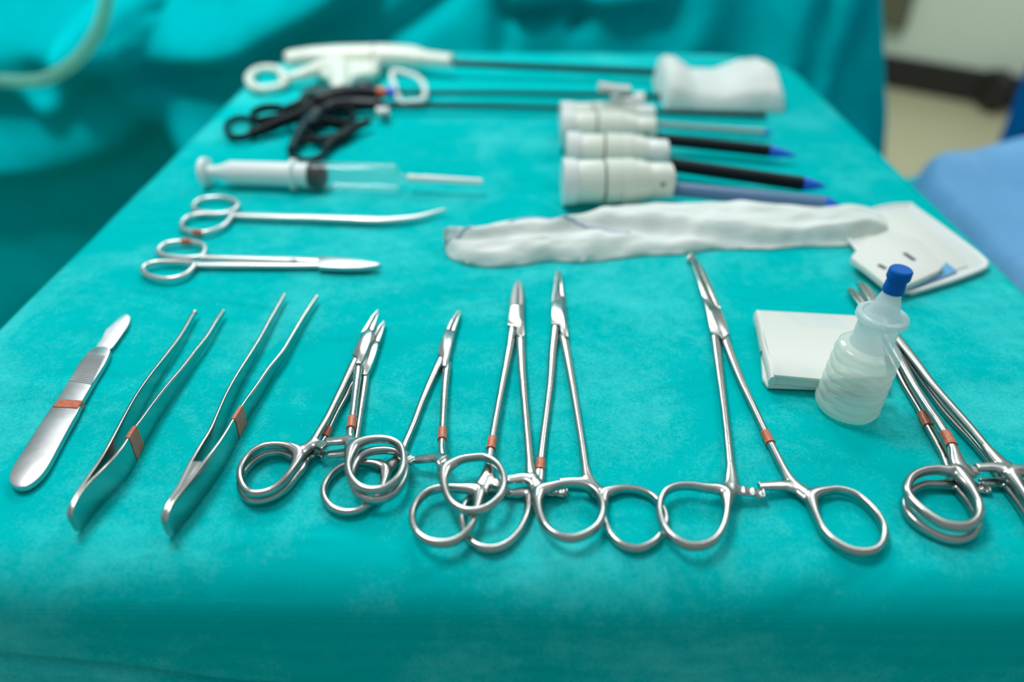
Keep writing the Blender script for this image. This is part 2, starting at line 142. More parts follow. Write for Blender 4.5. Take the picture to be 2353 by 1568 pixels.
'P1':[[30.1,559.1,16.0],[41.0,559.1,14.4],[57.4,559.1,12.8],[87.7,557.1,11.2],[101.8,556.2,9.7],[185.5,536.8,8.1],[204.7,531.3,6.5]],
'P2':[[31.6,508.9,16.5],[42.4,511.2,14.8],[58.8,512.4,13.2],[89.7,507.7,11.5],[103.6,505.5,9.8],[192.3,476.3,8.2],[208.4,476.1,6.5]],
'P3':[[27.0,458.3,16.5],[36.5,460.9,14.9],[54.0,462.5,13.3],[84.5,462.0,11.8],[99.7,462.4,10.2],[196.0,444.3,8.6],[207.1,443.6,7.0]],
'P0cock':[[76.4,595.9,25.0],[79.0,621.5,25.0],[77.2,644.8,25.0]],
'P0c2':[[96.9,611.8,20.0]],
'ST_axis':[[-234.2,752.0,16.0],[-203.0,764.7,16.0],[-147.5,765.4,16.0],[-113.8,762.6,16.0],[-102.2,757.9,16.0],[-69.4,748.0,16.0]],
'ST_shaft':[[-71.1,752.9,13.0],[153.4,738.1,8.0]],
'ST_loop':[[-238.9,746.5,6.0],[-252.0,757.9,6.0],[-263.1,753.9,6.0],[-265.7,734.7,6.0],[-260.1,713.0,6.0],[-248.7,694.0,6.0],[-238.4,690.8,6.0],[-230.5,696.0,6.0],[-225.9,709.9,6.0]],
'ST_arm':[[-229.7,713.7,8.0],[-213.8,715.4,10.7],[-199.6,724.5,13.3],[-181.5,741.7,16.0]],
'ST_trig':[[-180.7,737.8,16.0],[-171.3,706.5,14.4],[-167.0,684.2,12.8],[-169.2,669.6,11.2],[-180.0,658.7,9.6],[-194.6,673.3,8.0]],
'ST_loopR':[[-123.7,715.8,14.0],[-108.3,717.7,12.5],[-96.4,705.2,11.0],[-89.0,679.6,9.5],[-88.0,655.7,8.0],[-98.7,654.1,6.5],[-109.7,661.8,5.0]],
'ST_knob':[[-143.0,738.4,16.0]],
'GA_body':[[-178.1,626.9,14.0],[-164.2,645.1,13.3],[-144.7,656.8,12.7],[-124.5,659.3,12.0]],
'GA_sh':[[-126.2,672.7,8.0],[-20.1,678.5,6.7],[79.0,679.1,5.3],[126.5,679.0,4.0]],
'GA_l1':[[-223.8,602.6,5.0],[-233.5,611.6,5.0],[-241.3,609.5,5.0],[-243.3,596.3,5.0],[-238.8,580.8,5.0],[-230.2,568.7,5.0],[-221.7,567.0,5.0],[-217.6,575.4,5.0]],
'GA_a1':[[-217.1,573.5,5.0],[-208.4,579.4,7.0],[-197.8,591.4,9.0],[-184.1,606.1,11.0],[-176.9,621.3,13.0]],
'GA_l2':[[-199.7,613.3,12.0],[-208.1,618.5,12.0],[-217.6,617.3,12.0],[-222.2,606.7,12.0],[-220.6,594.4,12.0],[-212.5,585.5,12.0],[-205.8,590.6,12.0],[-198.7,596.7,12.0]],
'GA_a2':[[-200.5,611.2,12.0],[-194.8,616.7,13.0],[-185.1,626.8,14.0],[-176.3,626.1,15.0]],
'GB_body':[[-169.8,612.2,9.0],[-164.6,627.2,9.0],[-148.6,636.2,9.0],[-121.2,636.6,9.0]],
'GB_sh':[[-121.3,640.6,7.0],[-19.1,640.9,6.2],[37.6,639.3,5.5],[112.2,633.5,4.8],[207.9,628.2,4.0]],
'GB_l1':[[-151.3,547.5,5.0],[-160.3,558.8,5.0],[-169.8,560.4,5.0],[-177.0,552.3,5.0],[-176.6,538.6,5.0],[-170.1,525.4,5.0],[-160.9,520.7,5.0],[-152.3,524.0,5.0],[-149.3,535.6,5.0]],
'GB_a1':[[-175.4,538.6,5.0],[-176.7,562.2,6.0],[-176.7,581.8,7.0],[-175.4,602.7,8.0],[-170.8,616.4,9.0]],
'GB_a1b':[[-150.2,542.3,5.0],[-148.2,557.8,5.8],[-141.5,570.5,6.5],[-135.7,585.5,7.2],[-125.4,597.3,8.0]],
'GB_l2':[[-169.9,608.9,8.0],[-161.7,596.8,8.0],[-150.6,593.0,8.0],[-141.4,591.1,8.0],[-140.0,605.2,8.0],[-145.9,621.9,8.0],[-157.6,630.4,8.0],[-168.1,625.9,8.0]],
'GB_l3':[[-173.9,585.5,5.0],[-168.2,593.4,5.0],[-158.8,597.5,5.0],[-145.2,587.9,5.0],[-144.3,576.4,5.0],[-152.3,567.0,5.0],[-161.3,563.3,5.0],[-169.4,572.3,5.0]],
'G_pin':[[-121.5,650.4,6.0],[-114.5,609.4,6.0]],
'G_knob':[[-140.2,674.3,14.0],[-125.1,655.1,14.0],[-115.6,655.3,14.0],[-119.3,627.8,14.0]],
'GZ_top':[[-46.6,395.2,9.0],[-40.9,401.4,9.0],[-23.0,404.9,9.0],[-8.1,411.8,9.0],[7.2,417.4,9.0],[22.5,415.6,9.0],[40.0,424.8,9.0],[56.5,435.8,9.0],[79.6,442.7,9.0],[102.2,443.8,9.0],[127.5,441.9,9.0],[151.8,443.4,9.0],[170.1,440.3,9.0],[192.7,436.6,9.0],[208.6,441.6,9.0],[219.1,439.9,9.0],[225.9,432.7,9.0],[225.9,417.1,9.0]],
'GZ_bot':[[-46.5,400.9,1.0],[-43.3,387.0,1.0],[-33.6,378.2,1.0],[-22.6,374.9,1.0],[-11.8,374.1,1.0],[2.6,377.2,1.0],[17.2,381.5,1.0],[34.6,380.3,1.0],[53.8,383.8,1.0],[71.9,388.6,1.0],[88.3,390.3,1.0],[100.4,392.0,1.0],[114.7,396.5,1.0],[135.9,398.1,1.0],[152.3,398.3,1.0],[171.3,401.7,1.0],[195.6,402.7,1.0],[223.7,409.5,1.0]],
'GZ_line':[[-35.8,358.6,16.0],[-26.9,370.1,16.0],[-14.7,382.3,16.0],[-0.4,392.8,16.0],[9.8,394.2,16.0],[25.5,385.9,16.0],[45.1,379.2,16.0],[66.0,376.5,16.0]],
'GZ_line2':[[176.2,399.0,2.0],[186.0,392.9,2.0],[193.3,388.5,2.0]],
'K_tray':[[201.4,422.9,2.5],[232.2,450.2,2.5],[257.2,457.6,2.5],[259.3,452.9,2.5],[266.3,416.4,2.5],[270.7,383.2,2.5],[268.0,375.0,2.5],[263.5,370.5,2.5],[241.4,358.2,2.5],[213.5,345.1,2.5],[207.7,346.2,2.5],[202.3,362.7,2.5]],
'K_in':[[210.9,423.2,3.5],[231.0,440.0,3.5],[250.0,443.7,3.5],[255.6,404.2,3.5],[258.2,380.3,3.5],[256.0,373.1,3.5],[236.9,363.2,3.5],[215.2,352.8,3.5],[206.5,386.1,3.5]],
'K_foil':[[244.6,376.5,4.0],[246.3,365.9,4.0],[232.7,358.1,4.0],[211.4,346.3,4.0],[209.9,348.7,4.0],[234.6,362.3,4.0]],
'K_card':[[188.4,374.0,6.0],[202.7,394.8,6.0],[223.6,408.0,6.0],[236.9,395.3,6.0],[237.3,365.8,6.0],[231.9,359.7,6.0],[219.2,351.2,6.0],[203.3,341.3,6.0],[196.9,342.8,6.0],[192.3,361.7,6.0]],
'K_m1':[[220.6,378.9,8.6],[222.9,370.8,8.6]],
'K_m2':[[200.6,365.2,8.6],[202.8,360.9,8.6]],
'Q_top':[[120.8,316.8,9.0],[169.0,312.6,9.0],[180.0,311.0,9.0],[164.9,263.0,9.0],[134.6,260.5,9.0],[114.2,263.4,9.0]],
'Q_bot':[[123.8,321.9,3.0],[184.6,318.3,3.0],[167.6,262.1,3.0],[135.5,262.8,3.0],[112.9,263.9,3.0],[112.1,269.8,3.0]],
'W_base':[[126.1,666.7,0.0],[223.3,649.0,0.0],[245.1,713.8,0.0],[233.6,774.2,0.0],[139.8,748.6,0.0]],
'bottle':[[144.7,252.5,0.0],[148.2,252.5,70.7]],
'BD_ridges':[[-556,1080,-27]],
'bd_swag':[[-559,1080,-16],[-538,1080,-47],[-474,1080,-62],[-405,1080,-58],[-352,1080,-35],[-273,1080,2],[-234,1080,29]],
'bd_left':[[-550,1080,-27],[-602,1080,-56],[-666,1080,-62],[-741,1080,-63],[-831,1080,-57]],
'bd_v':[[-555,1080,-33],[-544,1080,-110],[-523,1080,-175],[-509,1080,-223]],
'bd_swag2':[[-825,1080,-112],[-734,1080,-108],[-700,1080,-136],[-678,1080,-130],[-604,1080,-62],[-556,1080,-27]],
'bd_low':[[-882,1080,-243],[-812,1080,-239],[-728,1080,-231],[-628,1080,-196],[-557,1080,-136],[-539,1080,-104]],
'bd_mid':[[-196,1080,-49],[-157,1080,-26],[-107,1080,8],[-83,1080,29]],
'bd_s1':[[-23,1080,35],[-25,1080,-60]],
'bd_r1':[[379,1080,30],[365,1080,-7],[356,1080,-53],[337,1080,-107]],
'bd_r2':[[437,1080,30],[416,1080,-24],[398,1080,-76],[381,1080,-170]],
'bd_r3':[[457,1080,41],[466,1080,-24],[473,1080,-106],[508,1080,-238]],
'bd_r4':[[-13,1080,19],[57,1080,13],[173,1080,24]],
'bd_r5':[[-1,1080,-14],[69,1080,0],[76,1080,-17]],
'bd_r6':[[253,1080,30],[238,1080,-25],[207,1080,-65]],
'bd_edge':[[483,1080,9],[549,1080,-217]],
'bd_tube':[[-603,860,-37],[-573,860,-38],[-546,860,-34],[-510,860,-17],[-479,860,9],[-458,860,36],[-443,860,66]],
'ST_hous':[[-205.0,736.6,11.0],[-179.7,756.4,11.0],[-143.1,749.0,11.0],[-141.0,722.5,11.0],[-156.0,711.4,11.0],[-159.0,683.7,11.0],[-162.5,660.8,11.0],[-176.7,690.2,11.0],[-185.3,711.0,11.0]],
'P0_stem':[[73.9,593.6,27.0]],
'P0_lever':[[71.2,599.1,37.0]],
'P0_port':[[94.2,605.1,22.0]],
'GA_hinge':[[-197.4,660.6,12.0],[-184.2,677.9,12.0],[-162.9,658.7,12.0],[-162.0,633.4,12.0],[-166.5,618.0,12.0],[-166.4,593.2,12.0],[-173.1,587.1,12.0],[-185.7,613.5,12.0]],
'E_tip':[[100.4,385.2,3.0],[99.3,384.0,2.5],[98.0,381.9,2.1],[97.2,379.8,1.6]]}
def P(k): return np.array(TR[k], float)

# ------------------------------------------------------------ materials
def mat(name, col, rough=.5, metal=0., **kw):
    m = bpy.data.materials.new(name); m.use_nodes = True; b = m.node_tree.nodes['Principled BSDF']
    b.inputs['Base Color'].default_value = (*col, 1); b.inputs['Roughness'].default_value = rough; b.inputs['Metallic'].default_value = metal
    for k, v in kw.items(): b.inputs[k.replace('_', ' ')].default_value = v
    return m
def N(m, t, **kw):
    n = m.node_tree.nodes.new(t)
    for k, v in kw.items(): setattr(n, k, v)
    return n
def L(m, a, b): m.node_tree.links.new(a, b)
def coords(m, scale=(1, 1, 1), rot=(0, 0, 0)):
    tc = N(m, 'ShaderNodeTexCoord'); mp = N(m, 'ShaderNodeMapping'); mp.inputs['Scale'].default_value = scale; mp.inputs['Rotation'].default_value = rot
    L(m, tc.outputs['Object'], mp.inputs[0]); return mp.outputs[0]
def nz(m, vec, scale, detail=4, rough=.5, dist=0.):
    n = N(m, 'ShaderNodeTexNoise'); L(m, vec, n.inputs['Vector']); n.inputs['Scale'].default_value = scale
    n.inputs['Detail'].default_value = detail; n.inputs['Roughness'].default_value = rough; n.inputs['Distortion'].default_value = dist
    return n.outputs['Fac']
def ramp(m, fac, stops):
    r = N(m, 'ShaderNodeValToRGB'); L(m, fac, r.inputs[0]); e = r.color_ramp.elements
    while len(e) > 1: e.remove(e[0])
    e[0].position = stops[0][0]; e[0].color = (*stops[0][1], 1)
    for p, c in stops[1:]:
        x = e.new(p); x.color = (*c, 1)
    return r.outputs[0]
def bump(m, fac, strength, dist, prev=None):
    b = N(m, 'ShaderNodeBump'); b.inputs['Strength'].default_value = strength; b.inputs['Distance'].default_value = dist
    L(m, fac, b.inputs['Height'])
    if prev is not None: L(m, prev, b.inputs['Normal'])
    return b.outputs[0]
def math_(m, op, a, b):
    n = N(m, 'ShaderNodeMath', operation=op)
    for i, v in enumerate((a, b)):
        if isinstance(v, (int, float)): n.inputs[i].default_value = v
        else: L(m, v, n.inputs[i])
    return n.outputs[0]

def ridge_(m):
    n = nz(m, coords(m, (.8, 1.5, 1), (0, 0, .3)), 5.5, 3, .5, 1.0)
    return math_(m, 'POWER', math_(m, 'SUBTRACT', 1.0, math_(m, 'MULTIPLY', math_(m, 'ABSOLUTE', math_(m, 'SUBTRACT', n, .5), 0), 2.0)), 9.0)
def cloth_mat(name, base, pale_tone, weave=True, pale_range=(.585, .78), sheen=.3):
    m = mat(name, base, .85); b = m.node_tree.nodes['Principled BSDF']
    b.inputs['Sheen Weight'].default_value = 0; b.inputs['Sheen Roughness'].default_value = .5
    b.inputs['Sheen Tint'].default_value = (.0, 1, 1, 1); b.inputs['Specular IOR Level'].default_value = .0
    v = coords(m)
    patches = nz(m, v, 11, 5, .62, .6)
    fine = nz(m, v, 900, 3, .7)
    mid = nz(m, v, 120, 4, .7)
    s = math_(m, 'ADD', math_(m, 'MULTIPLY', patches, .55), math_(m, 'ADD', math_(m, 'MULTIPLY', fine, .30), math_(m, 'MULTIPLY', mid, .20)))
    s = math_(m, 'ADD', s, math_(m, 'MULTIPLY', ridge_(m), .045))
    L(m, ramp(m, s, [(pale_range[0] - .06, base), (pale_range[0], tuple(.75*a + .25*c for a, c in zip(base, pale_tone))), (pale_range[1], pale_tone)]), b.inputs['Base Color'])  # random noise patches and ridge lines run paler
    vs = coords(m, (1, 2.2, 1), (0, 0, .25))
    nrm = bump(m, nz(m, vs, 12, 2, .45, .8), .7, .006); rdg = ridge_(m); nrm = bump(m, rdg, .18, .003, nrm)
    if weave:
        wv = N(m, 'ShaderNodeTexWave', wave_type='BANDS', bands_direction='X'); L(m, v, wv.inputs[0]); wv.inputs['Scale'].default_value = 420; wv.inputs['Distortion'].default_value = 1.5; wv.inputs['Detail'].default_value = 1
        wy = N(m, 'ShaderNodeTexWave', wave_type='BANDS', bands_direction='Y'); L(m, v, wy.inputs[0]); wy.inputs['Scale'].default_value = 420; wy.inputs['Distortion'].default_value = 1.5; wy.inputs['Detail'].default_value = 1
        h = math_(m, 'ADD', math_(m, 'MULTIPLY', wv.outputs['Fac'], wy.outputs['Fac']), math_(m, 'MULTIPLY', fine, .9))
        nrm = bump(m, h, .5, .00035, nrm)
    L(m, nrm, b.inputs['Normal']); return m

M = {}
M['cloth'] = cloth_mat('teal_table_cloth', (.0, .50, .505), (.085, .72, .72))
M['drape'] = cloth_mat('teal_drape_cloth', (.0, .46, .50), (.0, .56, .61), weave=False, sheen=.1)
M['blue_cloth'] = cloth_mat('light_blue_drape', (.17, .42, .72), (.28, .55, .82), weave=False, sheen=.1)
M['dark_blue'] = cloth_mat('blue_gown', (.0, .10, .33), (.01, .16, .45), weave=False, sheen=.1)
def steel(name, col, rough):
    m = mat(name, col, rough, 1.0); b = m.node_tree.nodes['Principled BSDF']; v = coords(m)
    L(m, ramp(m, nz(m, v, 60, 4, .6), [(.3, (rough*.85,)*3), (.7, (min(1, rough*1.25),)*3)]), b.inputs['Roughness'])
    return m
M['steel'] = steel('brushed_steel', (.44, .46, .44), .2)
M['steel_satin'] = steel('satin_steel', (.56, .58, .58), .36)
M['steel_highlight'] = steel('highlight_blade_steel', (.86, .87, .87), .45)  # the blade's white highlight is put into a paler base colour
M['steel_pale'] = steel('pale_satin_steel', (.66, .68, .67), .34)
M['steel_dark'] = steel('dark_serrated_steel', (.26, .27, .27), .4)
def tape_mat():
    m = mat('orange_brown_tape', (.55, .15, .07), .35); b = m.node_tree.nodes['Principled BSDF']; v = coords(m)
    L(m, ramp(m, nz(m, v, 500, 4), [(.35, (.46, .11, .05)), (.7, (.62, .19, .10))]), b.inputs['Base Color'])
    L(m, bump(m, nz(m, v, 400, 3), .3, .0003), b.inputs['Normal']); return m
M['tape'] = tape_mat()
M['tape_print'] = mat('tape_print', (.62, .42, .12), .5)
M['white'] = mat('ivory_plastic', (.70, .76, .67), .32)
M['white2'] = mat('cool_white_plastic', (.74, .80, .78), .3)
M['milky'] = mat('milky_plastic', (.84, .93, .91), .35)
M['black'] = mat('black_plastic', (.003, .006, .008), .42, IOR=1.3)
M['black_gloss'] = mat('black_gloss_plastic', (.008, .009, .014), .25, IOR=1.42)
M['blue_cap'] = mat('blue_plastic', (.0, .12, .50), .5, Specular_IOR_Level=.15)
M['blue_tip'] = mat('bright_blue_tip', (.01, .13, .75), .35)
M['grey_blue'] = mat('grey_blue_plastic', (.09, .20, .36), .4)
M['orange'] = mat('orange_plastic', (.6, .09, .02), .4)
M['grey_tube'] = mat('grey_metal_tube', (.30, .42, .42), .4, .4)
M['seam'] = mat('dark_seam', (.22, .22, .15), .5)
def gauze_mat():
    m = mat('white_gauze', (.72, .80, .76), .9, Sheen_Weight=.15); b = m.node_tree.nodes['Principled BSDF']; v = coords(m)
    wx = N(m, 'ShaderNodeTexWave', bands_direction='X'); wx.inputs['Scale'].default_value = 300; wx.inputs['Distortion'].default_value = 2; L(m, v, wx.inputs[0])
    wy = N(m, 'ShaderNodeTexWave', bands_direction='Y'); wy.inputs['Scale'].default_value = 300; wy.inputs['Distortion'].default_value = 2; L(m, v, wy.inputs[0])
    h = math_(m, 'ADD', wx.outputs['Fac'], wy.outputs['Fac'])
    n1 = bump(m, nz(m, coords(m, (1, 4, 1)), 30, 4), .5, .004)
    L(m, bump(m, h, .2, .0003, n1), b.inputs['Normal'])
    L(m, ramp(m, nz(m, coords(m, (1, 3, 1)), 22, 4), [(.35, (.66, .76, .71)), (.65, (.81, .87, .84))]), b.inputs['Base Color']); return m
M['gauze'] = gauze_mat()
M['paper'] = mat('white_paper', (.71, .76, .70), .5)
def paper_print():
    m = mat('faintly_printed_paper', (.71, .76, .70), .4); b = m.node_tree.nodes['Principled BSDF']; v = coords(m)
    L(m, ramp(m, nz(m, v, 55, 2, .4, .5), [(.56, (.71, .76, .69)), (.64, (.66, .73, .70))]), b.inputs['Base Color']); return m
M['paper_print'] = paper_print()
M['foil_blue'] = mat('blue_printed_foil', (.10, .36, .68), .35)
M['ink'] = mat('dark_ink', (.05, .06, .12), .6)
def clear(name, tint, opac, milk=(.85, .95, .93), rough=.12):
    m = bpy.data.materials.new(name); m.use_nodes = True; nt = m.node_tree; nt.nodes.remove(nt.nodes['Principled BSDF'])
    out = nt.nodes['Material Output']
    tr = N(m, 'ShaderNodeBsdfTransparent'); tr.inputs[0].default_value = (*tint, 1)
    df = N(m, 'ShaderNodeBsdfDiffuse'); df.inputs[0].default_value = (*milk, 1)
    tl = N(m, 'ShaderNodeBsdfTranslucent'); tl.inputs[0].default_value = (*milk, 1)
    gl = N(m, 'ShaderNodeBsdfGlossy'); gl.inputs['Roughness'].default_value = rough
    mx = N(m, 'ShaderNodeMixShader'); mx.inputs[0].default_value = .5; L(m, df.outputs[0], mx.inputs[1]); L(m, tl.outputs[0], mx.inputs[2])
    m1 = N(m, 'ShaderNodeMixShader'); m1.inputs[0].default_value = opac; L(m, tr.outputs[0], m1.inputs[1]); L(m, mx.outputs[0], m1.inputs[2])
    lw = N(m, 'ShaderNodeLayerWeight'); lw.inputs[0].default_value = .5; fr_ = math_(m, 'ADD', math_(m, 'MULTIPLY', math_(m, 'POWER', lw.outputs['Facing'], 4.0), .55), .035)
    m2 = N(m, 'ShaderNodeMixShader'); L(m, fr_, m2.inputs[0]); L(m, m1.outputs[0], m2.inputs[1]); L(m, gl.outputs[0], m2.inputs[2])
    L(m, m2.outputs[0], out.inputs[0]); return m
M['bottle'] = clear('clear_soft_plastic', (.985, 1, 1), .78, (.78, .92, .92))
M['nozzle'] = clear('frosted_nozzle_plastic', (.98, 1, 1), .72, (.80, .92, .92))
M['bottle_body'] = clear('frosted_soft_plastic', (.98, 1, .99), .52, (.92, .98, .93))
M['syringe'] = clear('clear_syringe_plastic', (.99, 1, 1), .10)
M['tubing'] = clear('pale_green_tubing', (.6, .9, .8), .55, (.35, .75, .62))
M['liquid'] = clear('pale_liquid', (.985, 1, .985), .12, (.9, .97, .9))
M['floor'] = mat('beige_vinyl_floor', (.40, .40, .26), .45)
M['wall'] = mat('pale_green_grey_wall', (.56, .66, .57), .7)
M['olive'] = mat('olive_strip', (.09, .10, .06), .6)
M['baseboard'] = mat('black_baseboard', (.012, .010, .010), .5)

# ------------------------------------------------------------ mesh tools
def cat(pts, n, closed=False):
    """Catmull-Rom resample to n points (all columns)."""
    p = np.asarray(pts, float); m = len(p); segs = m if closed else m - 1
    d = [np.linalg.norm(p[(i+1) % m, :3] - p[i, :3]) for i in range(segs)]; cum = np.concatenate([[0], np.cumsum(d)])
    out = []
    for s in np.linspace(0, cum[-1], n + 1 if closed else n)[:n]:
        i = min(int(np.searchsorted(cum, s, 'right') - 1), segs - 1); t = (s - cum[i]) / max(d[i], 1e-9)
        if closed: a, b, c, e = p[(i-1) % m], p[i], p[(i+1) % m], p[(i+2) % m]
        else: a, b, c, e = p[max(i-1, 0)], p[i], p[i+1], p[min(i+2, m-1)]
        out.append(.5*((2*b) + (-a+c)*t + (2*a-5*b+4*c-e)*t*t + (-a+3*b-3*c+e)*t**3))
    return np.array(out)
def sweep(pts, a, b, closed=False, seg=14, pw=2.0, off=0):
    """pts (n,3); a = half width sideways, b = half height; pw = superellipse power."""
    p = np.asarray(pts, float)[:, :3]; n = len(p)
    a = np.broadcast_to(np.asarray(a, float), (n,)); b = np.broadcast_to(np.asarray(b, float), (n,))
    if closed: t = np.roll(p, -1, 0) - np.roll(p, 1, 0)
    else: t = np.gradient(p, axis=0)
    t /= np.linalg.norm(t, axis=1)[:, None] + 1e-12
    z = np.array([0, 0, 1.]); s = np.cross(t, z)
    for i in range(n):
        if np.linalg.norm(s[i]) < 1e-3: s[i] = (1, 0, 0)
    s /= np.linalg.norm(s, axis=1)[:, None]; u = np.cross(s, t)
    ang = np.linspace(0, 2*np.pi, seg, endpoint=False) + np.pi/seg
    ca = np.sign(np.cos(ang))*np.abs(np.cos(ang))**(2/pw); sa = np.sign(np.sin(ang))*np.abs(np.sin(ang))**(2/pw)
    v = p[:, None] + s[:, None]*(a[:, None]*ca)[..., None] + u[:, None]*(b[:, None]*sa)[..., None]
    V = v.reshape(-1, 3).tolist(); Fc = []
    for i in range(n if closed else n-1):
        j = (i+1) % n
        for k in range(seg):
            l = (k+1) % seg; Fc.append((i*seg+k+off, i*seg+l+off, j*seg+l+off, j*seg+k+off))
    if not closed:
        Fc.append(tuple(k+off for k in reversed(range(seg)))); Fc.append(tuple((n-1)*seg+k+off for k in range(seg)))
    return V, Fc
def prism(poly, z0, z1, bev=.4, off=0):
    p = np.asarray(poly, float)[:, :2]
    ar = np.sum(p[:, 0]*np.roll(p[:, 1], -1) - np.roll(p[:, 0], -1)*p[:, 1])
    if ar < 0: p = p[::-1]
    n = len(p); e = np.roll(p, -1, 0) - p; e /= np.linalg.norm(e, axis=1)[:, None] + 1e-9
    nr = np.stack([e[:, 1], -e[:, 0]], 1); nv = nr + np.roll(nr, 1, 0); nv /= np.linalg.norm(nv, axis=1)[:, None] + 1e-9
    q = p - nv*bev; V = []
    for pp, zz in ((q, z0), (p, z0+bev), (p, z1-bev), (p - nv*bev*.3, z1-bev*.3), (q, z1)): V += [(x, y, zz) for x, y in pp]
    Fc = [tuple(off+i for i in reversed(range(n))), tuple(off+4*n+i for i in range(n))]
    for r in range(4):
        for i in range(n):
            j = (i+1) % n; Fc.append((off+r*n+i, off+r*n+j, off+(r+1)*n+j, off+(r+1)*n+i))
    return V, Fc
class MB:
    def __init__(s): s.v = []; s.f = []
    def add(s, vf):
        v, f = vf; o = len(s.v); s.v += [tuple(x) for x in v]; s.f += [tuple(i+o for i in q) for q in f]; return s
def sphere(c, r, seg=16, rings=10, sc=(1, 1, 1)):
    V = [(c[0], c[1], c[2]+r*sc[2])]; F = []
    for i in range(1, rings):
        t = math.pi*i/rings
        for k in range(seg):
            u = 2*math.pi*k/seg; V.append((c[0]+r*sc[0]*math.sin(t)*math.cos(u), c[1]+r*sc[1]*math.sin(t)*math.sin(u), c[2]+r*sc[2]*math.cos(t)))
    V.append((c[0], c[1], c[2]-r*sc[2]))
    for k in range(seg): F.append((0, 1+k, 1+(k+1) % seg)); F.append((len(V)-1, len(V)-1-seg+(k+1) % seg, len(V)-1-seg+k))
    for i in range(rings-2):
        for k in range(seg):
            a = 1+i*seg+k; b = 1+i*seg+(k+1) % seg; F.append((a, a+seg, b+seg, b))
    return V, F
def link(name, V, F, m, parent=None, smooth=35, mm=True, origin=(0, 0, 0)):
    """ONE mesh object. V in mm on the table when mm, else metres in the room."""
    V = np.asarray(V, float).reshape(-1, 3)
    if mm: V = V/1000. + np.array([0, 0, T])
    o0 = np.array(parent.location) if parent is not None else np.asarray(origin, float)
    if parent is not None and parent.parent is not None: o0 = o0 + np.array(parent.parent.location)
    me = bpy.data.meshes.new(name); me.from_pydata((V - o0).tolist(), [], F); me.validate(); me.update()
    bm = bmesh.new(); bm.from_mesh(me); bmesh.ops.recalc_face_normals(bm, faces=bm.faces); bm.to_mesh(me); bm.free()
    if smooth: me.shade_smooth(); me.set_sharp_from_angle(angle=math.radians(smooth))
    me.materials.append(m); o = bpy.data.objects.new(name, me); C.objects.link(o)
    if parent is not None: o.parent = parent
    else: o.location = o0
    return o
def tag(o, label, cat_, group=None, kind=None):
    if label: o['label'] = label
    if cat_: o['category'] = cat_
    if group: o['group'] = group
    if kind: o['kind'] = kind
    return o
def thing(name, loc_mm, label, cat_, group=None):
    o = bpy.data.objects.new(name, None); C.objects.link(o); o.empty_display_size = .01
    o.location = (loc_mm[0]/1000, loc_mm[1]/1000, T); return tag(o, label, cat_, group)
def part(name, mb, m, parent, smooth=35, label=None):
    v, f = (mb.v, mb.f) if isinstance(mb, MB) else mb
    o = link(name, v, f, m, parent, smooth)
    if label: o['label'] = label
    return o
def rod(pts, r, n=None, seg=20, pw=2.0):
    p = np.asarray(pts, float)[:, :3]; return sweep(p, r, r, seg=seg, pw=pw)
def lerp(a, b, t): return np.asarray(a, float)*(1-t) + np.asarray(b, float)*t
def axis_pts(p, q, ds):
    p = np.asarray(p, float); q = np.asarray(q, float); d = (q-p)/np.linalg.norm(q-p); return np.array([p + d*x for x in ds])

def fuse(mb, classes, m, parent, voxel=.33, smooth_it=7):
    """Blend overlapping forms into one continuous surface, then cut it into named parts by nearest centre line.
    classes: list of (part name, centre line pts, bias)."""
    me = bpy.data.meshes.new('tmp'); me.from_pydata(mb.v, [], mb.f)
    bm = bmesh.new(); bm.from_mesh(me); bmesh.ops.recalc_face_normals(bm, faces=bm.faces); bm.to_mesh(me); bm.free()
    o = bpy.data.objects.new('tmp', me); C.objects.link(o)
    r = o.modifiers.new('r', 'REMESH'); r.mode = 'VOXEL'; r.voxel_size = voxel; r.adaptivity = 0
    s = o.modifiers.new('s', 'SMOOTH'); s.iterations = smooth_it; s.factor = .5
    dg = bpy.context.evaluated_depsgraph_get(); dg.update()
    ev = o.evaluated_get(dg).to_mesh(); n = len(ev.vertices)
    co = np.empty(n*3); ev.vertices.foreach_get('co', co); co = co.reshape(-1, 3)
    nr = np.empty(n*3); ev.vertices.foreach_get('normal', nr); nr = nr.reshape(-1, 3)
    fs = np.array([p.vertices[:] for p in ev.polygons if len(p.vertices) == 4])
    o.evaluated_get(dg).to_mesh_clear(); bpy.data.objects.remove(o); bpy.data.meshes.remove(me)
    ctr = co[fs].mean(1); best = None
    D = []
    for nm, line, bias in classes:
        l = np.asarray(line, float)[:, :3]; l = cat(l, 60) if len(l) < 60 else l
        dd = np.full(len(ctr), 1e9)
        for q in l: dd = np.minimum(dd, np.sum((ctr-q)**2, 1))
        D.append(np.sqrt(dd) + bias)
    cls = np.argmin(np.array(D), 0); res = []
    o0 = np.array(parent.location)
    for i, (nm, _, _) in enumerate(classes):
        f = fs[cls == i]
        if not len(f): continue
        u, inv = np.unique(f.ravel(), return_inverse=True)
        v = co[u]/1000 + np.array([0, 0, T]) - o0
        me2 = bpy.data.meshes.new(nm); me2.from_pydata(v.tolist(), [], inv.reshape(-1, 4).tolist()); me2.update()
        me2.shade_smooth(); me2.normals_split_custom_set_from_vertices(nr[u].tolist())
        me2.materials.append(m); ob = bpy.data.objects.new(nm, me2); C.objects.link(ob); ob.parent = parent; res.append(ob)
    return res

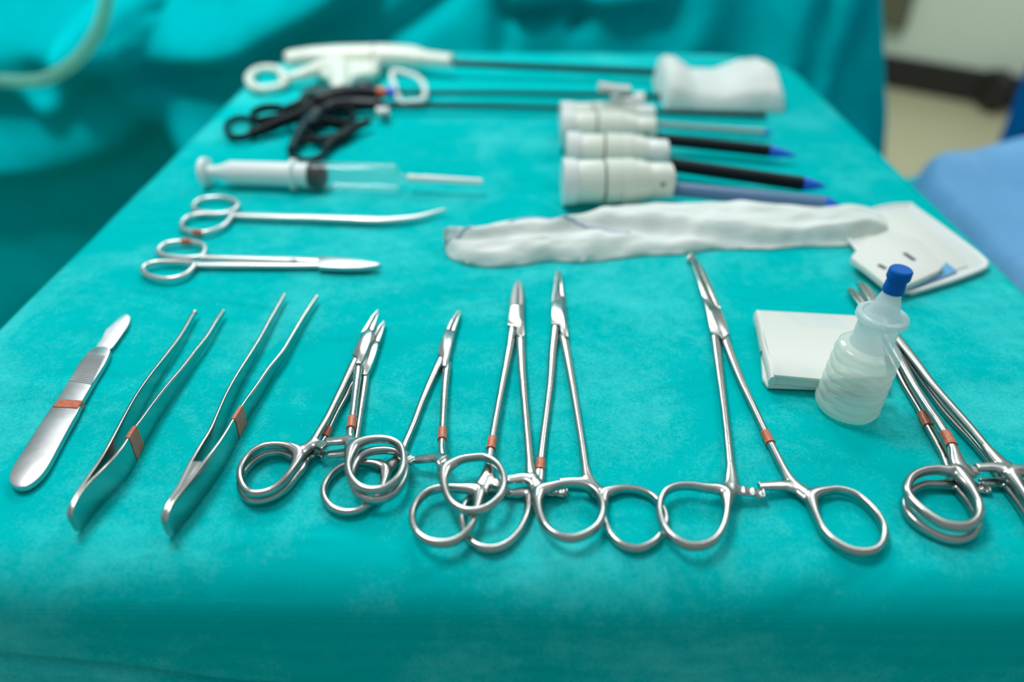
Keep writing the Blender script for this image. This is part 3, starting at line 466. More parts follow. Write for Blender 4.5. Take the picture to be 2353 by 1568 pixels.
# ------------------------------------------------------------ setting: floor, wall
def struct(name, V, F, m):
    o = link(name, V, F, m, None, 0, mm=False); o['kind'] = 'structure'; return o
struct('floor', [(-4, -2, 0), (6, -2, 0), (6, 7, 0), (-4, 7, 0)], [(0, 1, 2, 3)], M['floor'])
wd = np.array([.249, -.20]); wd /= np.linalg.norm(wd); wn = np.array([wd[1], -wd[0]])
w0 = np.array([1.898, 3.924])
def wallbox(name, s0, s1, d0, d1, z0, z1, m):
    V = []
    for s_, d_ in ((s0, d0), (s1, d0), (s1, d1), (s0, d1)):
        q = w0 + wd*s_ + wn*d_
        V += [(q[0], q[1], z0), (q[0], q[1], z1)]
    return struct(name, V, [(0, 2, 3, 1), (2, 4, 5, 3), (4, 6, 7, 5), (6, 0, 1, 7), (1, 3, 5, 7), (0, 6, 4, 2)], m)
wallbox('wall_back', -6, 3.5, -.25, -.02, 0, 2.9, M['wall'])
wallbox('baseboard_back', -6, 3.5, -.019, 0.015, 0, .15, M['baseboard'])
wallbox('wall_strip_1', -.30, .0, -.019, .03, .28, 2.5, M['olive'])  # dark olive upright strip against the wall

# ------------------------------------------------------------ draped table
X0, X1, Y0, Y1 = -.259, .270, .173, .838
RC, RE = .075, .021
def cloth_point(x, y):
    """x, y on the flat cloth -> point on the draped table."""
    cx, cy = (X0+X1)/2, (Y0+Y1)/2; hx, hy = (X1-X0)/2, (Y1-Y0)/2
    front = y < cy
    rc = .02 if front else RC
    px, py = x-cx, y-cy; qx, qy = abs(px)-(hx-rc), abs(py)-(hy-rc)
    if qx > 0 and qy > 0: d = math.hypot(qx, qy)-rc; nx, ny = qx/(d+rc), qy/(d+rc); bx, by = (hx-rc)+nx*rc, (hy-rc)+ny*rc
    elif qx > qy: d = qx-rc; nx, ny = 1, 0; bx, by = hx, abs(py)
    else: d = qy-rc; nx, ny = 0, 1; bx, by = abs(px), hy
    sx = 1 if px >= 0 else -1; sy = 1 if py >= 0 else -1
    n = lambda a, b, s=0: noise.noise(Vector((a, b, s)))
    wr = -abs(n(x*9+3, y*22, 1.3))*.0007 - .0003
    wr += .0009*math.exp(-((y-(Y0+.003))/.004)**2)*(.6+.8*n(x*12, 3))
    if d <= 0: return (x, y, T + wr)
    ang = min(d/RE, math.pi/2 - .05)
    ox = RE*math.sin(ang); oz = RE*(1-math.cos(ang))
    if d/RE > math.pi/2 - .05:
        r = d - RE*(math.pi/2-.05)
        ox += r*math.sin(.05); oz += r*math.cos(.05)
        # soft hanging folds
        sx_ = bx*sx + 3*by*sy
        k = min(1, r/.06)
        ox += k*(.0045*n(sx_*14, 4) + .003*n(sx_*35 + r*8, r*12, 2) + .012*min(1, r/.3)*math.sin(sx_*30 + 2*n(sx_*5, 1)))
        if front and ny > .5:
            # crease where the upper layer ends: runs from left, sloping down to the right
            ln = .0495 + (bx*sx + .195)*.2 + .004*n(bx*sx*18, 7)
            e = d - ln
            ox += k*.0022/(1+math.exp(min(50, e/.0015))) - .0075*math.exp(-(e/.0028)**2)
    return (cx + sx*(bx + nx*ox), cy + sy*(by + ny*ox), T + (wr if d < .02 else -.0003) - oz)
def axis_samples(a, b, ea, eb, step, fine):
    xs = list(np.arange(a - ea, a - .02, step*2)) + list(np.arange(a - .02, a + .004, fine)) + list(np.arange(a+.004, b - .004, step)) + list(np.arange(b - .004, b + .02, fine)) + list(np.arange(b + .02, b + eb, step*2))
    return xs
xs = axis_samples(X0, X1, .75, .75, .0035, .0012)
ys = list(np.arange(Y0-.75, Y0-.14, .008)) + list(np.arange(Y0-.14, Y0+.004, .0009)) + list(np.arange(Y0+.004, Y1-.004, .0035)) + list(np.arange(Y1-.004, Y1+.02, .0012)) + list(np.arange(Y1+.02, Y1+.75, .008))
V = [cloth_point(x, y) for y in ys for x in xs]; nx_ = len(xs)
F = [(j*nx_+i, j*nx_+i+1, (j+1)*nx_+i+1, (j+1)*nx_+i) for j in range(len(ys)-1) for i in range(nx_-1)]
tc = link('table_drape', V, F, M['cloth'], None, 180, mm=False, origin=(0, .5, T-.7))
tag(tc, 'teal cloth draped over the instrument table under all the instruments', 'tablecloth')

# ------------------------------------------------------------ clamps and needle holders
def clamp(k, name, label, cat_, zc, leg_a, ring_a, ring_b, group=None, dark=False, thick=2.0, teeth=3):
    lock = P(k+'_lock'); c = lock.mean(0)
    t = thing(name, (c[0], c[1]), label, cat_, group)
    rings = {}
    for sd in 'LR':
        leg = P(k+'_leg'+sd); e_ = leg[0]-leg[1]; leg = np.vstack([leg[0] + e_/np.linalg.norm(e_)*2.5, leg]); ring = P(k+'_ring'+sd); n = len(leg)
        lg = cat(leg, 70); u = np.linspace(0, 1, 70)
        a = 1.12*np.interp(u, [0, .06, .5, .84, .94, 1], [leg_a*1.25, leg_a*1.3, leg_a, leg_a*1.0, leg_a*1.7, leg_a*2.3])
        b = np.interp(u, [0, .5, 1], [1.55, 1.4, 1.5])
        rg = cat(ring, 90, True)
        # ring a touch fuller where it leaves the shank
        j = leg[-1, :3]; dj = np.linalg.norm(rg - j, axis=1); ra = ring_a*1.2*(1 + .95*np.exp(-(dj/6)**2)); rb = np.full(90, ring_b*1.22)
        mb = MB(); mb.add(sweep(lg, a, b, seg=16, pw=2.3)); mb.add(sweep(rg, ra, rb, True, 16, 2.2))
        cl = [('shank', leg, 0.)]
        cl.append(('finger_ring', np.vstack([rg]), .35))
        ak = k+'_arm'+sd
        if ak in TR:
            am = P(ak)
            if sd == 'R':
                arm = cat(am, 30); mb.add(sweep(arm, np.interp(np.linspace(0, 1, 30), [0, .25, 1], [3.6, 2.3, 1.9]), np.linspace(1.45, 1.15, 30), seg=14, pw=3))
                cl.append(('ratchet_arm', am[1:], .6))
            else:
                arm = cat(am, 24); arm[:, 2] -= np.linspace(0, 1.2, 24)
                mb.add(sweep(arm, np.interp(np.linspace(0, 1, 24), [0, .3, 1], [3.4, 2.4, 2.1]), np.linspace(1.2, .8, 24), seg=14, pw=3))
                d = (am[-1]-am[0])[:2]; d /= np.linalg.norm(d); sd_ = np.array([-d[1], d[0]])
                for q in range(teeth):
                    c0 = lerp(am[1], am[-1], .15 + .85*q/max(1, teeth-1)); c0[2] -= .6
                    tri = [c0[:2] + sd_*2.1 - d*.6, c0[:2] + sd_*2.1 + d*.5, c0[:2] - sd_*2.1 + d*.5, c0[:2] - sd_*2.1 - d*.6]
                    mb.add(prism(tri, c0[2]-.4, c0[2]+1.3, .2))
                cl.append(('ratchet_arm', am[1:], .6))
        fuse(mb, cl, M['steel'], t, .34)
    # tape on its shank
    tp = P(k+'_tape'); best = None
    for sd in 'LR':
        lg = cat(P(k+'_leg'+sd), 160); i0 = np.argmin(np.sum((lg[:, :2]-tp[0, :2])**2, 1)); i1 = np.argmin(np.sum((lg[:, :2]-tp[1, :2])**2, 1))
        e = np.linalg.norm(lg[i0, :2]-tp[0, :2]) + np.linalg.norm(lg[i1, :2]-tp[1, :2])
        if best is None or e < best[0]: best = (e, lg[min(i0, i1):max(i0, i1)+1])
    tb = cat(best[1], 12); aa = leg_a*1.06 + .3
    jj = np.array([.05, -.02, .03, 0, .02, -.03, .03, 0, -.02, .04, .1, .16])
    part('tape_band', MB().add(sweep(tb, aa + jj, 1.4 + .36 + jj, seg=24, pw=2.3)), M['tape'], t, 40)
    if k in 'BCD':
        c0 = tb[5]; th_ = np.linspace(0, 2*np.pi, 24, endpoint=False); top_ = c0[2] + 1.4 + .36
        part('print_mark', MB().add(sweep(np.stack([c0[0] + .55*np.cos(th_) + .1, c0[1] + .75*np.sin(th_), np.full(24, top_)], 1), .10, .05, True, 6)), M['tape_print'], t, 60)
    # box lock, screw and jaws
    mb = MB(); mb.add(prism(lock, zc-thick, zc+thick, .55)); part('box_lock', mb, M['steel'], t, 30)
    jm = M['steel_dark'] if dark else M['steel']
    for s_ in ('_jl', '_jr'):
        j = P(k+s_); base = lock.mean(0)[:2]; dd = np.linalg.norm(j[:, :2]-base, axis=1); dd = (dd-dd.min())/(dd.max()-dd.min())
        v, f = prism(j, zc-thick*.95, zc+thick*.95, .35); v = np.array(v); nn = len(j)
        if np.sum(j[:, 0]*np.roll(j[:, 1], -1) - np.roll(j[:, 0], -1)*j[:, 1]) < 0: dd = dd[::-1]
        for i in range(len(v)): v[i, 2] = zc + (v[i, 2]-zc)*(1-.55*dd[i % nn])
        part('jaw', (v.tolist(), f), jm, t, 30)
    if k+'_tip' in TR: part('jaw_tip', MB().add(sweep(cat(P(k+'_tip'), 14), np.linspace(1.3, .7, 14), np.linspace(1.2, .7, 14), seg=12)), M['steel'], t, 60)
    return t

clamp('A2', 'hemostat', 'small curved hemostat lying underneath the other in the stacked pair', 'surgical clamp', 1.9+.3, 1.35, 1.2, 1.6)
clamp('A', 'hemostat', 'small curved hemostat on top of the stacked pair beside the tweezers', 'surgical clamp', 6.1, 1.4, 1.2, 1.6)
clamp('B', 'hemostat', 'single small hemostat with taped right shank, left of the long needle holders', 'surgical clamp', 2.2, 1.4, 1.15, 1.6)
clamp('D', 'needle_holder', 'long needle holder with tape low on left shank, its rings lowest on cloth', 'needle holder', 2.2, 1.5, 1.15, 1.7)
clamp('C', 'needle_holder', 'long needle holder with dark rough jaws lying over its neighbour\'s left ring', 'needle holder', 2.4, 1.5, 1.15, 1.7, dark=True)
clamp('E', 'long_forceps', 'long curved forceps spread open between needle holders and white paper packet', 'surgical forceps', 2.4, 1.55, 1.2, 1.75)
clamp('F2', 'long_forceps', 'long steel forceps lying underneath in the stacked pair at right edge', 'surgical forceps', 2.2, 1.6, 1.35, 1.7)
clamp('F', 'long_forceps', 'long steel forceps on top of the stacked pair beside the clear bottle', 'surgical forceps', 6.2, 1.7, 1.45, 1.75)

# ------------------------------------------------------------ scalpel
h = P('sc_handle'); t = thing('scalpel', h[:, :2].mean(0), 'flat steel scalpel with orange tape, leftmost in the front row', 'scalpel')
mb = MB().add(prism(cat(h, 110, True), .4, 3.4, .5)); g = P('sc_grip'); gw = P('sc_gripw'); wv = (gw[1]-gw[0])[:2]/2
ax = (g[1]-g[0])[:2]; axn = ax/np.linalg.norm(ax)
for i in range(18):
    q = lerp(g[0], g[1], i/17)[:2]; wq = wv*(.84 + .16*i/17)
    mb.add(prism([q-wq-axn*.42, q+wq-axn*.42, q+wq+axn*.42, q-wq+axn*.42], 2.6, 3.75, .2))
part('handle', mb, M['steel_satin'], t, 30)
b = P('sc_blade'); part('blade', MB().add(prism(cat(b, 60, True), 1.9, 2.6, .15)), M['steel_highlight'], t, 30)
part('tape_band', MB().add(prism(P('sc_tape'), .2, 3.75, .3)), M['tape'], t, 30)

# ------------------------------------------------------------ tweezers
def tweezers(k, label, tooth, taper=.0):
    R, Lf = P(k+'_R'), P(k+'_L'); t = thing('tweezers', R[0, :2], label, 'tweezers')
    arms = {}
    for sd, pts in (('R', R), ('L', Lf)):
        q = cat(pts, 90); u = np.linspace(0, 1, 90); zb = np.interp(u, [0, .06, .12, .5, 1], [1.0, .4, .3, .4, 2.0]); zc = (q[:, 2]+zb)/2; bb = np.maximum((q[:, 2]-zb)/2, .75)
        bb[:4] = bb[:4]*np.array([.78, .9, .96, 1.0])
        q[:, 2] = zc; aa = np.interp(u, [0, .3, .6, 1], [.8, .75, .7, .95])
        mb = MB().add(sweep(q, aa, bb, seg=28, pw=7)); d = np.gradient(q, axis=0); d /= np.linalg.norm(d, axis=1)[:, None]
        out = np.cross(d, [0, 0, 1.]) * (1 if sd == 'R' else -1)
        for i in range(40, 64):
            for e in (0, .5):
                c = lerp(q[i], q[i+1], e) + out[i]*aa[i]*.98; dd = d[i]*.16; hh = bb[i]*.86
                o_ = out[i]*.22
                base = [c-dd*2, c+dd*2, c+o_+dd, c+o_-dd]
                v = [(x[0], x[1], zc[i]-hh) for x in base] + [(x[0], x[1], zc[i]+hh) for x in base]
                mb.add((v, [(0, 1, 2, 3), (7, 6, 5, 4), (0, 4, 5, 1), (1, 5, 6, 2), (2, 6, 7, 3), (3, 7, 4, 0)]))
        if sd == 'L' and tooth: mb.add(sphere((q[-1][0]+.5, q[-1][1]-.3, zc[-1]), 1.5, sc=(1, 1, .9)))
        part('arm', mb, M['steel'], t, 40); arms[sd] = (q, bb, aa, d)
    q, bb, aa, d = arms['R']; ql = arms['L'][0]
    n = 16 if k == 'T2' else 9
    mid = (q[:n]+ql[:n])/2; half = np.linalg.norm((q[:n]-ql[:n])[:, :2], axis=1)/2
    mid[0] -= d[0]*.3; mid[:, 2] = q[:n, 2]
    part('base', MB().add(sweep(mid, np.maximum(half, .5)+.35, bb[:n]*np.linspace(.95, .92, n), seg=28, pw=5)), M['steel'], t, 40)
    i0 = 24 if k == 'T1' else 30; s_ = q[i0:i0+6]
    part('tape_band', MB().add(sweep(s_, aa[i0:i0+6]+.3, bb[i0:i0+6]+.3, seg=28, pw=6)), M['tape'], t, 40)
tweezers('T1', 'steel tweezers with a toothed tip, standing on edge beside the scalpel', True)
tweezers('T2', 'longer plain-tipped steel tweezers between the toothed tweezers and stacked hemostats', False)

# ------------------------------------------------------------ scissors
def ringpart(k, t, a=1.6, b=1.7, n=70):
    part('finger_ring', MB().add(sweep(cat(P(k), n, True), a, b, True, 14)), M['steel_pale'], t, 60)
p = P('S1_sh'); t = thing('scissors', p[0, :2], 'closed steel scissors with upward-curving tips, nearest the syringe', 'scissors')
ringpart('S1_u', t); ringpart('S1_l', t)
q = cat(p, 80); u = np.linspace(0, 1, 80)
aa = np.interp(u, [0, .05, .35, .62, .85, 1], [2.2, 2.9, 3.0, 3.4, 2.4, .7]); bb = np.interp(u, [0, .6, 1], [1.8, 2.1, .9])
c1 = int(80*.6)
up = q.copy(); up[:, 2] = 3.6
part('shank', MB().add(sweep(q[:c1], aa[:c1]*.95, bb[:c1], seg=16, pw=2.6)), M['steel_pale'], t, 50)
part('blade', MB().add(sweep(q[c1-2:], aa[c1-2:], bb[c1-2:], seg=16, pw=2.4)), M['steel_pale'], t, 50)
s_ = P('S1_t'); rg = cat(P('S1_l'), 120, True)
def ringtape(rk, tk, t):
    rg = cat(P(rk), 140, True); s_ = P(tk); i0, i1 = sorted([int(np.argmin(np.sum((rg[:, :2]-s_[i, :2])**2, 1))) for i in (0, 1)])
    if i1-i0 > 70: rg = np.roll(rg, 70, 0); i0, i1 = sorted([int(np.argmin(np.sum((rg[:, :2]-s_[i, :2])**2, 1))) for i in (0, 1)])
    part('tape_band', MB().add(sweep(rg[i0:i1+1], 2.0, 2.1, seg=14)), M['tape'], t, 50)
ringtape('S1_l', 'S1_t', t)
p = P('S2_b'); t = thing('scissors', p[0, :2], 'closed straight steel scissors with pointed tips, nearest the tweezers', 'scissors')
ringpart('S2_u', t); ringpart('S2_l', t); ringtape('S2_u', 'S2_t', t)
part('shank', MB().add(sweep(cat(P('S2_b'), 40), np.linspace(2.4, 3.0, 40), 1.7, seg=14, pw=2.6)), M['steel_pale'], t, 50)
part('shank', MB().add(sweep(cat(P('S2_a'), 40), np.linspace(1.8, 2.6, 40), 1.5, seg=14, pw=2.6)), M['steel_pale'], t, 50)
part('blade', MB().add(prism(P('S2_bl'), 1.2, 4.8, .9)), M['steel_satin'], t, 30)
c = (P('S2_a')[-2] + P('S2_b')[-2])/2; part('pivot_screw', MB().add(rod([(c[0], c[1], 4.2), (c[0], c[1], 5.6)], 2.0)), M['steel_pale'], t, 30)

# ------------------------------------------------------------ syringe
k = P('SYk'); t = thing('syringe', k[5, :2], 'large clear syringe with pulled plunger, black stopper and capped needle', 'syringe')
A0, A1 = k[0], k[-1]; Lx = np.linalg.norm(A1-A0); dirx = (A1-A0)/Lx
S = [np.dot(q-A0, dirx) for q in k]   # distances along axis of the traced stations
def ax(*ds): return np.array([A0 + dirx*d for d in ds])
zz = A0[2]
part('thumb_flange', MB().add(rod(ax(S[0]-2, S[0]-1.7, S[0]+1.7, S[0]+2), [9, 9.8, 9.8, 9], seg=30)), M['milky'], t)
mb = MB()
q0, q1 = A0 + dirx*(S[0]+1), A0 + dirx*(S[4]-1)
mb.add(rod([q0, lerp(q0, q1, .10), lerp(q0, q1, .17), lerp(q0, q1, .24), q1], [4.2, 4.4, 6, 8.0, 8.2], seg=28))
part('plunger_rod', mb, M['milky'], t, 30)
part('stopper', MB().add(rod(ax(S[4]-1, S[4], S[4]+3, S[4]+3.4, S[4]+5.5, S[4]+6, S[5]-1, S[5]+1.5), [8, 8.7, 8.7, 8.2, 8.2, 8.7, 8.7, 5], seg=30)), M['black'], t)
part('barrel_flange', MB().add(rod(ax(S[3]-1.2, S[3]-1, S[3]+1, S[3]+1.2), [10.5, 11, 11, 10.5], seg=30)), M['milky'], t)
part('barrel', MB().add(rod(ax(S[3], S[3]+.5, S[6]-1.5, S[6], S[6]+1, S[7], S[7]+3), [9.5, 9.6, 9.6, 9.2, 4, 2.3, 2.0], seg=36)), M['syringe'], t, 40)
mb = MB()
for i in range(9):
    d0 = lerp(S[5]+5, S[6]-4, i/8); ln = 5 if i % 2 == 0 else 3
    c0 = A0 + dirx*d0; mb.add(sweep([c0 + np.array([0, -6.3+.0, 7.35]), c0 + np.array([0, -6.3-ln*.28, 7.35-ln*.28])], .18, .12, seg=6))
part('needle_hub', MB().add(rod(ax(S[7]+1, S[7]+1.2, S[8], S[9], S[9]+.5), [2.6, 3.0, 2.8, 2.3, 2.0], seg=20)), M['milky'], t)
ce = ax(S[9]-1, S[10]); ce[1][2] = 9
part('needle_cap', MB().add(rod([ce[0], lerp(ce[0], ce[1], .97), ce[1]], [2.7, 2.3, 1.6], seg=20)), M['milky'], t)

# ------------------------------------------------------------ trocars
def trocar_full(k, label, R, tube_r, tube_m, connector_m, idx):
    p = P(k); t = thing('trocar', p[0, :2], label, 'trocar')
    # p: end, flange end, seam, drum end, connector end, tube end, tip   (P1: same order)
    d = p[4]-p[0]; d[2] = 0; D = np.linalg.norm(d); d /= D; s = [float(np.dot(q-p[0], d)) for q in p]
    A = lambda *ds: np.array([p[0] + d*x for x in ds])
    part('end_flange', MB().add(rod(A(-.5, 0, s[1]*.75, s[1]*.95, s[1]+1), [R*.7, R*.97, R*.97, R*.92, R*.78], seg=40)), M['white2'], t)
    part('seal_housing', MB().add(rod(A(s[1]*.9, s[1]+.6, s[2]-1.4, s[2]-.8), [R*.84, R*.88, R*.88, R*.84], seg=40)), M['white'], t)
    part('seam_ring', MB().add(rod(A(s[2]-1.2, s[2]+1.0), [R*.8, R*.8], seg=40)), M['seam'], t)
    e = s[3]
    part('valve_housing', MB().add(rod(A(s[2]+.6, s[2]+1.2, lerp(s[2], e, .3), lerp(s[2], e, .31), lerp(s[2], e, .34), lerp(s[2], e, .35), lerp(s[2], e, .62), lerp(s[2], e, .64), lerp(s[2], e, .8), e), [R*.88, R*.93, R*.93, R*.89, R*.89, R*.93, R*.93, R*.88, R*.86, R*.74], seg=40)), M['white'], t)
    part('collar', MB().add(rod(A(e-1, e, s[4]-1, s[4]+.5), [R*.66, R*.7, R*.68, R*.5], seg=40, pw=2.6)), connector_m, t)
    part('cannula', MB().add(rod([p[4]-(p[4]-p[3])*.2, p[5]], tube_r, seg=24) if not ribs_(k) else ribbed(p[4], p[5], tube_r)), tube_m, t, 60 if not ribs_(k) else 30)
    part('obturator_tip', MB().add(rod([p[5]-(p[5]-p[4])*.005, lerp(p[5], p[6], .12), lerp(p[5], p[6], .5), lerp(p[5], p[6], .85), p[6]], [tube_r*.93, tube_r*.93, tube_r*.66, tube_r*.3, tube_r*.06], seg=24)), M['blue_tip'], t, 60)
    # side lever on the collar
    c = p[0] + d*(lerp(s[3], s[4], .45)); sd = np.array([-d[1], d[0], 0])
    part('valve_knob', MB().add(sphere(c + np.array([0, -R*.62, R*.1]), 2.4, sc=(1.3, .6, 1))), M['seam'] if idx != 2 else M['white2'], t)
    return t
def ribs_(k): return k == 'P3'
def ribbed(a, b, r):
    n = 90; pts = [lerp(a, b, i/(n-1)) for i in range(n)]; rr = [r*(1 if i % 2 else .93) for i in range(n)]
    return rod(pts, np.array(rr), seg=24)
trocar_full('P3', 'white-headed trocar with grey-blue ribbed sleeve, partly behind the long gauze', 15.8, 4.9, M['grey_blue'], M['white'], 3)
trocar_full('P2', 'white-headed trocar with thick black sleeve, nearer of the two black ones', 15.6, 4.9, M['black'], M['white2'], 2)
trocar_full('P1', 'white-headed trocar with thick black sleeve, farther of the two black ones', 15.2, 4.6, M['black'], M['white'], 1)
t = trocar_full('P0', 'slim grey-sleeved trocar with a raised white stopcock, behind the black trocars', 13.0, 2.6, M['grey_tube'], M['white2'], 0)
c0, c1, c2 = P('P0_stem')[0], P('P0_lever')[0], P('P0_port')[0]
part('stopcock', MB().add(rod([(c0[0], c0[1], 20), (c0[0], c0[1], 35)], 3.8)).add(rod([(c0[0]-1, c0[1], 25), (c2[0], c2[1], 23)], 4.0)).add(rod([(c2[0]-4, c2[1], 22), (c2[0]-3.9, c2[1], 22), (c2[0]+4, c2[1], 22), (c2[0]+4.1, c2[1], 22)], [7.5, 8.5, 8.5, 7.5])), M['white2'], t)
part('stopcock_lever', MB().add(sweep([(c0[0]-14, c0[1]+1, 38), (c0[0]-2, c0[1], 37), (c0[0]+11, c0[1], 35.5)], [3.4, 4, 3.4], [3.6, 2.8, 3.4], seg=16, pw=3)), M['white2'], t)

# ------------------------------------------------------------ white stapler
p = P('ST_axis'); t = thing('endoscopic_stapler', p[1, :2], 'white endoscopic stapler handle with loop grip and long black shaft at the back', 'surgical stapler')
q = cat(p, 50); u = np.linspace(0, 1, 50)
part('body', MB().add(sweep(q, np.interp(u, [0, .04, .3, .7, .8, .84, 1], [6, 9, 12, 13, 11, 8, 7]), np.interp(u, [0, .04, .3, .55, .75, .84, 1], [5.5, 7.5, 9.8, 11.2, 10, 7.5, 6.5]), seg=28, pw=2.6)), M['white'], t, 60)
part('seam', MB().add(sweep([lerp(p[2], p[3], -.02), lerp(p[2], p[3], .02)], 12.6, 11.4, seg=28, pw=2.6)), M['seam'], t)
s_ = P('ST_shaft'); part('shaft', MB().add(rod(s_, 3.3, seg=20)), M['black_gloss'], t, 60)
part('loop_grip', MB().add(sweep(cat(P('ST_loop'), 60, True), 4.2, 3.5, True, 16)), M['white'], t, 60)
part('grip_arm', MB().add(sweep(cat(P('ST_arm'), 30), np.linspace(5, 8, 30), np.linspace(4, 8, 30), seg=18, pw=2.5)), M['white'], t, 60)
part('housing', MB().add(prism(cat(P('ST_hous'), 60, True), 4, 15, 3)), M['white'], t, 50)
part('trigger', MB().add(sweep(cat(P('ST_trig'), 40), np.linspace(11, 2.6, 40), np.linspace(8, 2.4, 40), seg=18, pw=2.5)), M['white'], t, 60)
part('finger_loop', MB().add(sweep(cat(P('ST_loopR'), 60, True), 2.5, 2.3, True, 16)), M['white2'], t, 60)
part('release_knob', MB().add(sphere(lerp(P('ST_knob')[0], P('ST_knob')[0], 0), 4.5)), M['white2'], t, 60)

# ------------------------------------------------------------ black graspers
def gsweep(k, a, b, closed=False, n=50):
    q = cat(P(k), n, closed); a = np.interp(np.linspace(0, 1, n), np.linspace(0, 1, len(a)), a) if isinstance(a, (list, tuple)) else a
    b = np.interp(np.linspace(0, 1, n), np.linspace(0, 1, len(b)), b) if isinstance(b, (list, tuple)) else b
    return sweep(q, a, b, closed, 16, 2.4)
t = thing('grasper', P('GA_body')[0, :2], 'black-handled laparoscopic grasper with orange and blue collar, ring handle pointing left', 'laparoscopic grasper')
part('body', MB().add(gsweep('GA_body', [8, 9, 8, 6], [8, 8.5, 7, 5.5])), M['black_gloss'], t, 60)
part('hinge_plate', MB().add(prism(cat(P('GA_hinge'), 60, True), 5, 13, 3)), M['black_gloss'], t, 50)
part('shaft', MB().add(rod(P('GA_sh'), 2.2)), M['black'], t, 60)
part('finger_loop', MB().add(gsweep('GA_l1', 1.9, 3.0, True)), M['black'], t, 60)
part('thumb_loop', MB().add(gsweep('GA_l2', 1.9, 3.6, True)), M['black'], t, 60)
part('handle_arm', MB().add(gsweep('GA_a1', [3, 5, 5, 5], [4, 5, 4.6, 6])), M['black'], t, 60)
part('handle_arm', MB().add(gsweep('GA_a2', [2.6, 4, 6], [3, 3.6, 6])), M['black_gloss'], t, 60)
kb = P('G_knob')
part('rotation_knob', MB().add(sphere(kb[0]+np.array([-2, -6, 0]), 6.5, sc=(1.6, 1, 1))), M['black_gloss'], t, 60)
part('collar', MB().add(rod([kb[1]+np.array([-2.5, 0, 0]), kb[1]+np.array([5, 0, 0])], 4.6)), M['orange'], t, 30, 'orange collar')
part('collar', MB().add(rod([kb[2]+np.array([-3, 0, 0]), kb[2]+np.array([3, 0, 0])], 4.8)), M['blue_tip'], t, 30, 'blue collar')
t = thing('grasper', P('GB_body')[0, :2], 'black-handled laparoscopic grasper with two ring handles pointing down towards the syringe', 'laparoscopic grasper')
part('body', MB().add(gsweep('GB_body', [5, 6, 5.5, 4], [6, 6.5, 6, 5])), M['black_gloss'], t, 60)
part('shaft', MB().add(rod(P('GB_sh'), 2.2)), M['black'], t, 60)
part('finger_loop', MB().add(gsweep('GB_l1', 1.9, 2.8, True)), M['black'], t, 60)
part('thumb_loop', MB().add(gsweep('GB_l2', 2.2, 3.8, True)), M['black'], t, 60)
part('middle_loop', MB().add(gsweep('GB_l3', 2.0, 3.2, True)), M['black'], t, 60)
part('handle_arm', MB().add(gsweep('GB_a1', [3.4, 5, 7], [4, 5, 6])), M['black_gloss'], t, 60)
part('handle_arm', MB().add(gsweep('GB_a1b', [2.6, 5, 5, 2.6], [3.4, 4.4, 4, 2.6])), M['black'], t, 60)
pn = P('G_pin'); part('electrode_pin', MB().add(rod(pn, 1.8)), M['black'], t, 60)
part('collar', MB().add(rod([kb[3]+np.array([-4, -6, -6]), kb[3]+np.array([6, -6, -6])], 4)), M['white2'], t, 30)

# ------------------------------------------------------------ long folded gauze
top = cat(P('GZ_top'), 170); bot = cat(P('GZ_bot'), 170); V = []; F = []; nv = 26
for i in range(170):
    u = i/169; tp, bt = top[i], bot[i]; w_ = np.linalg.norm((tp-bt)[:2])
    amp = 9*min(1, .55+ w_/60)*(1 if u < .93 else (1-u)/.07*.6+.4)
    for j in range(nv):
        v = j/(nv-1); q = lerp(bt, tp, v)
        fold = math.sin(math.pi*min(1, v*1.0))
        z = bt[2]*(1-v) + tp[2]*v*1.0 + amp*(1-abs(2*v-1)**3)*.8
        r1 = .42 + .22*math.sin(u*5.2+.4); z += 3.2*math.exp(-((v-r1)/.10)**2) - 2.4*math.exp(-((v-r1+.17)/.07)**2)
        z += 2.2*noise.noise(Vector((u*7, v*5, 2))) + 1.2*noise.noise(Vector((u*22, v*7, 5)))
        if u > .30 and u < .42: z += 2.0*math.exp(-((u-.36)/.03)**2)
        ed = min(v, 1-v)
        V.append((q[0], q[1] + 1.2*noise.noise(Vector((u*25, j*.01, 9))), max(.6, z if ed > 0 else q[2]*.4+.3)))
for i in range(169):
    for j in range(nv-1):
        a = i*nv+j; F.append((a, a+nv, a+nv+1, a+1))
nb = len(V)
for i in range(170):
    for q in (bot[i], top[i]): V.append((q[0], q[1], .3))
for i in range(169):
    a = nb+2*i; F += [(a, a+1, a+3, a+2), (i*nv, a, a+2, (i+1)*nv), (i*nv+nv-1, (i+1)*nv+nv-1, a+3, a+1)]
F.append(tuple([j for j in range(nv)] + [nb+1, nb])); F.append(tuple([169*nv+j for j in reversed(range(nv))] + [nb+338, nb+339]))
t = thing('gauze_strip', bot.mean(0)[:2], 'long crumpled white gauze strip lying across the table over the suture tray', 'gauze')
go = part('gauze', (V, F), M['gauze'], t, 70)
def on_gauze(x_, v_):
    i_ = min(169, max(0, int((x_-68)/1792*169))); f_ = v_*(nv-1); j_ = min(nv-2, int(f_)); a_, b_ = np.array(V[i_*nv+j_]), np.array(V[i_*nv+j_+1])
    return lerp(a_, b_, f_-j_) + np.array([0, 0, .3])
M['thread'] = mat('blue_grey_thread', (.30, .42, .60), .7)
part('marker_thread', MB().add(sweep(np.array([on_gauze(*q) for q in cat([(120, .12, 0), (190, .5, 0), (280, .73, 0), (380, .83, 0), (450, .82, 0), (560, .66, 0), (700, .42, 0), (850, .27, 0)], 90)[:, :2]]), .8, .35, seg=8)), M['thread'], t, 60)

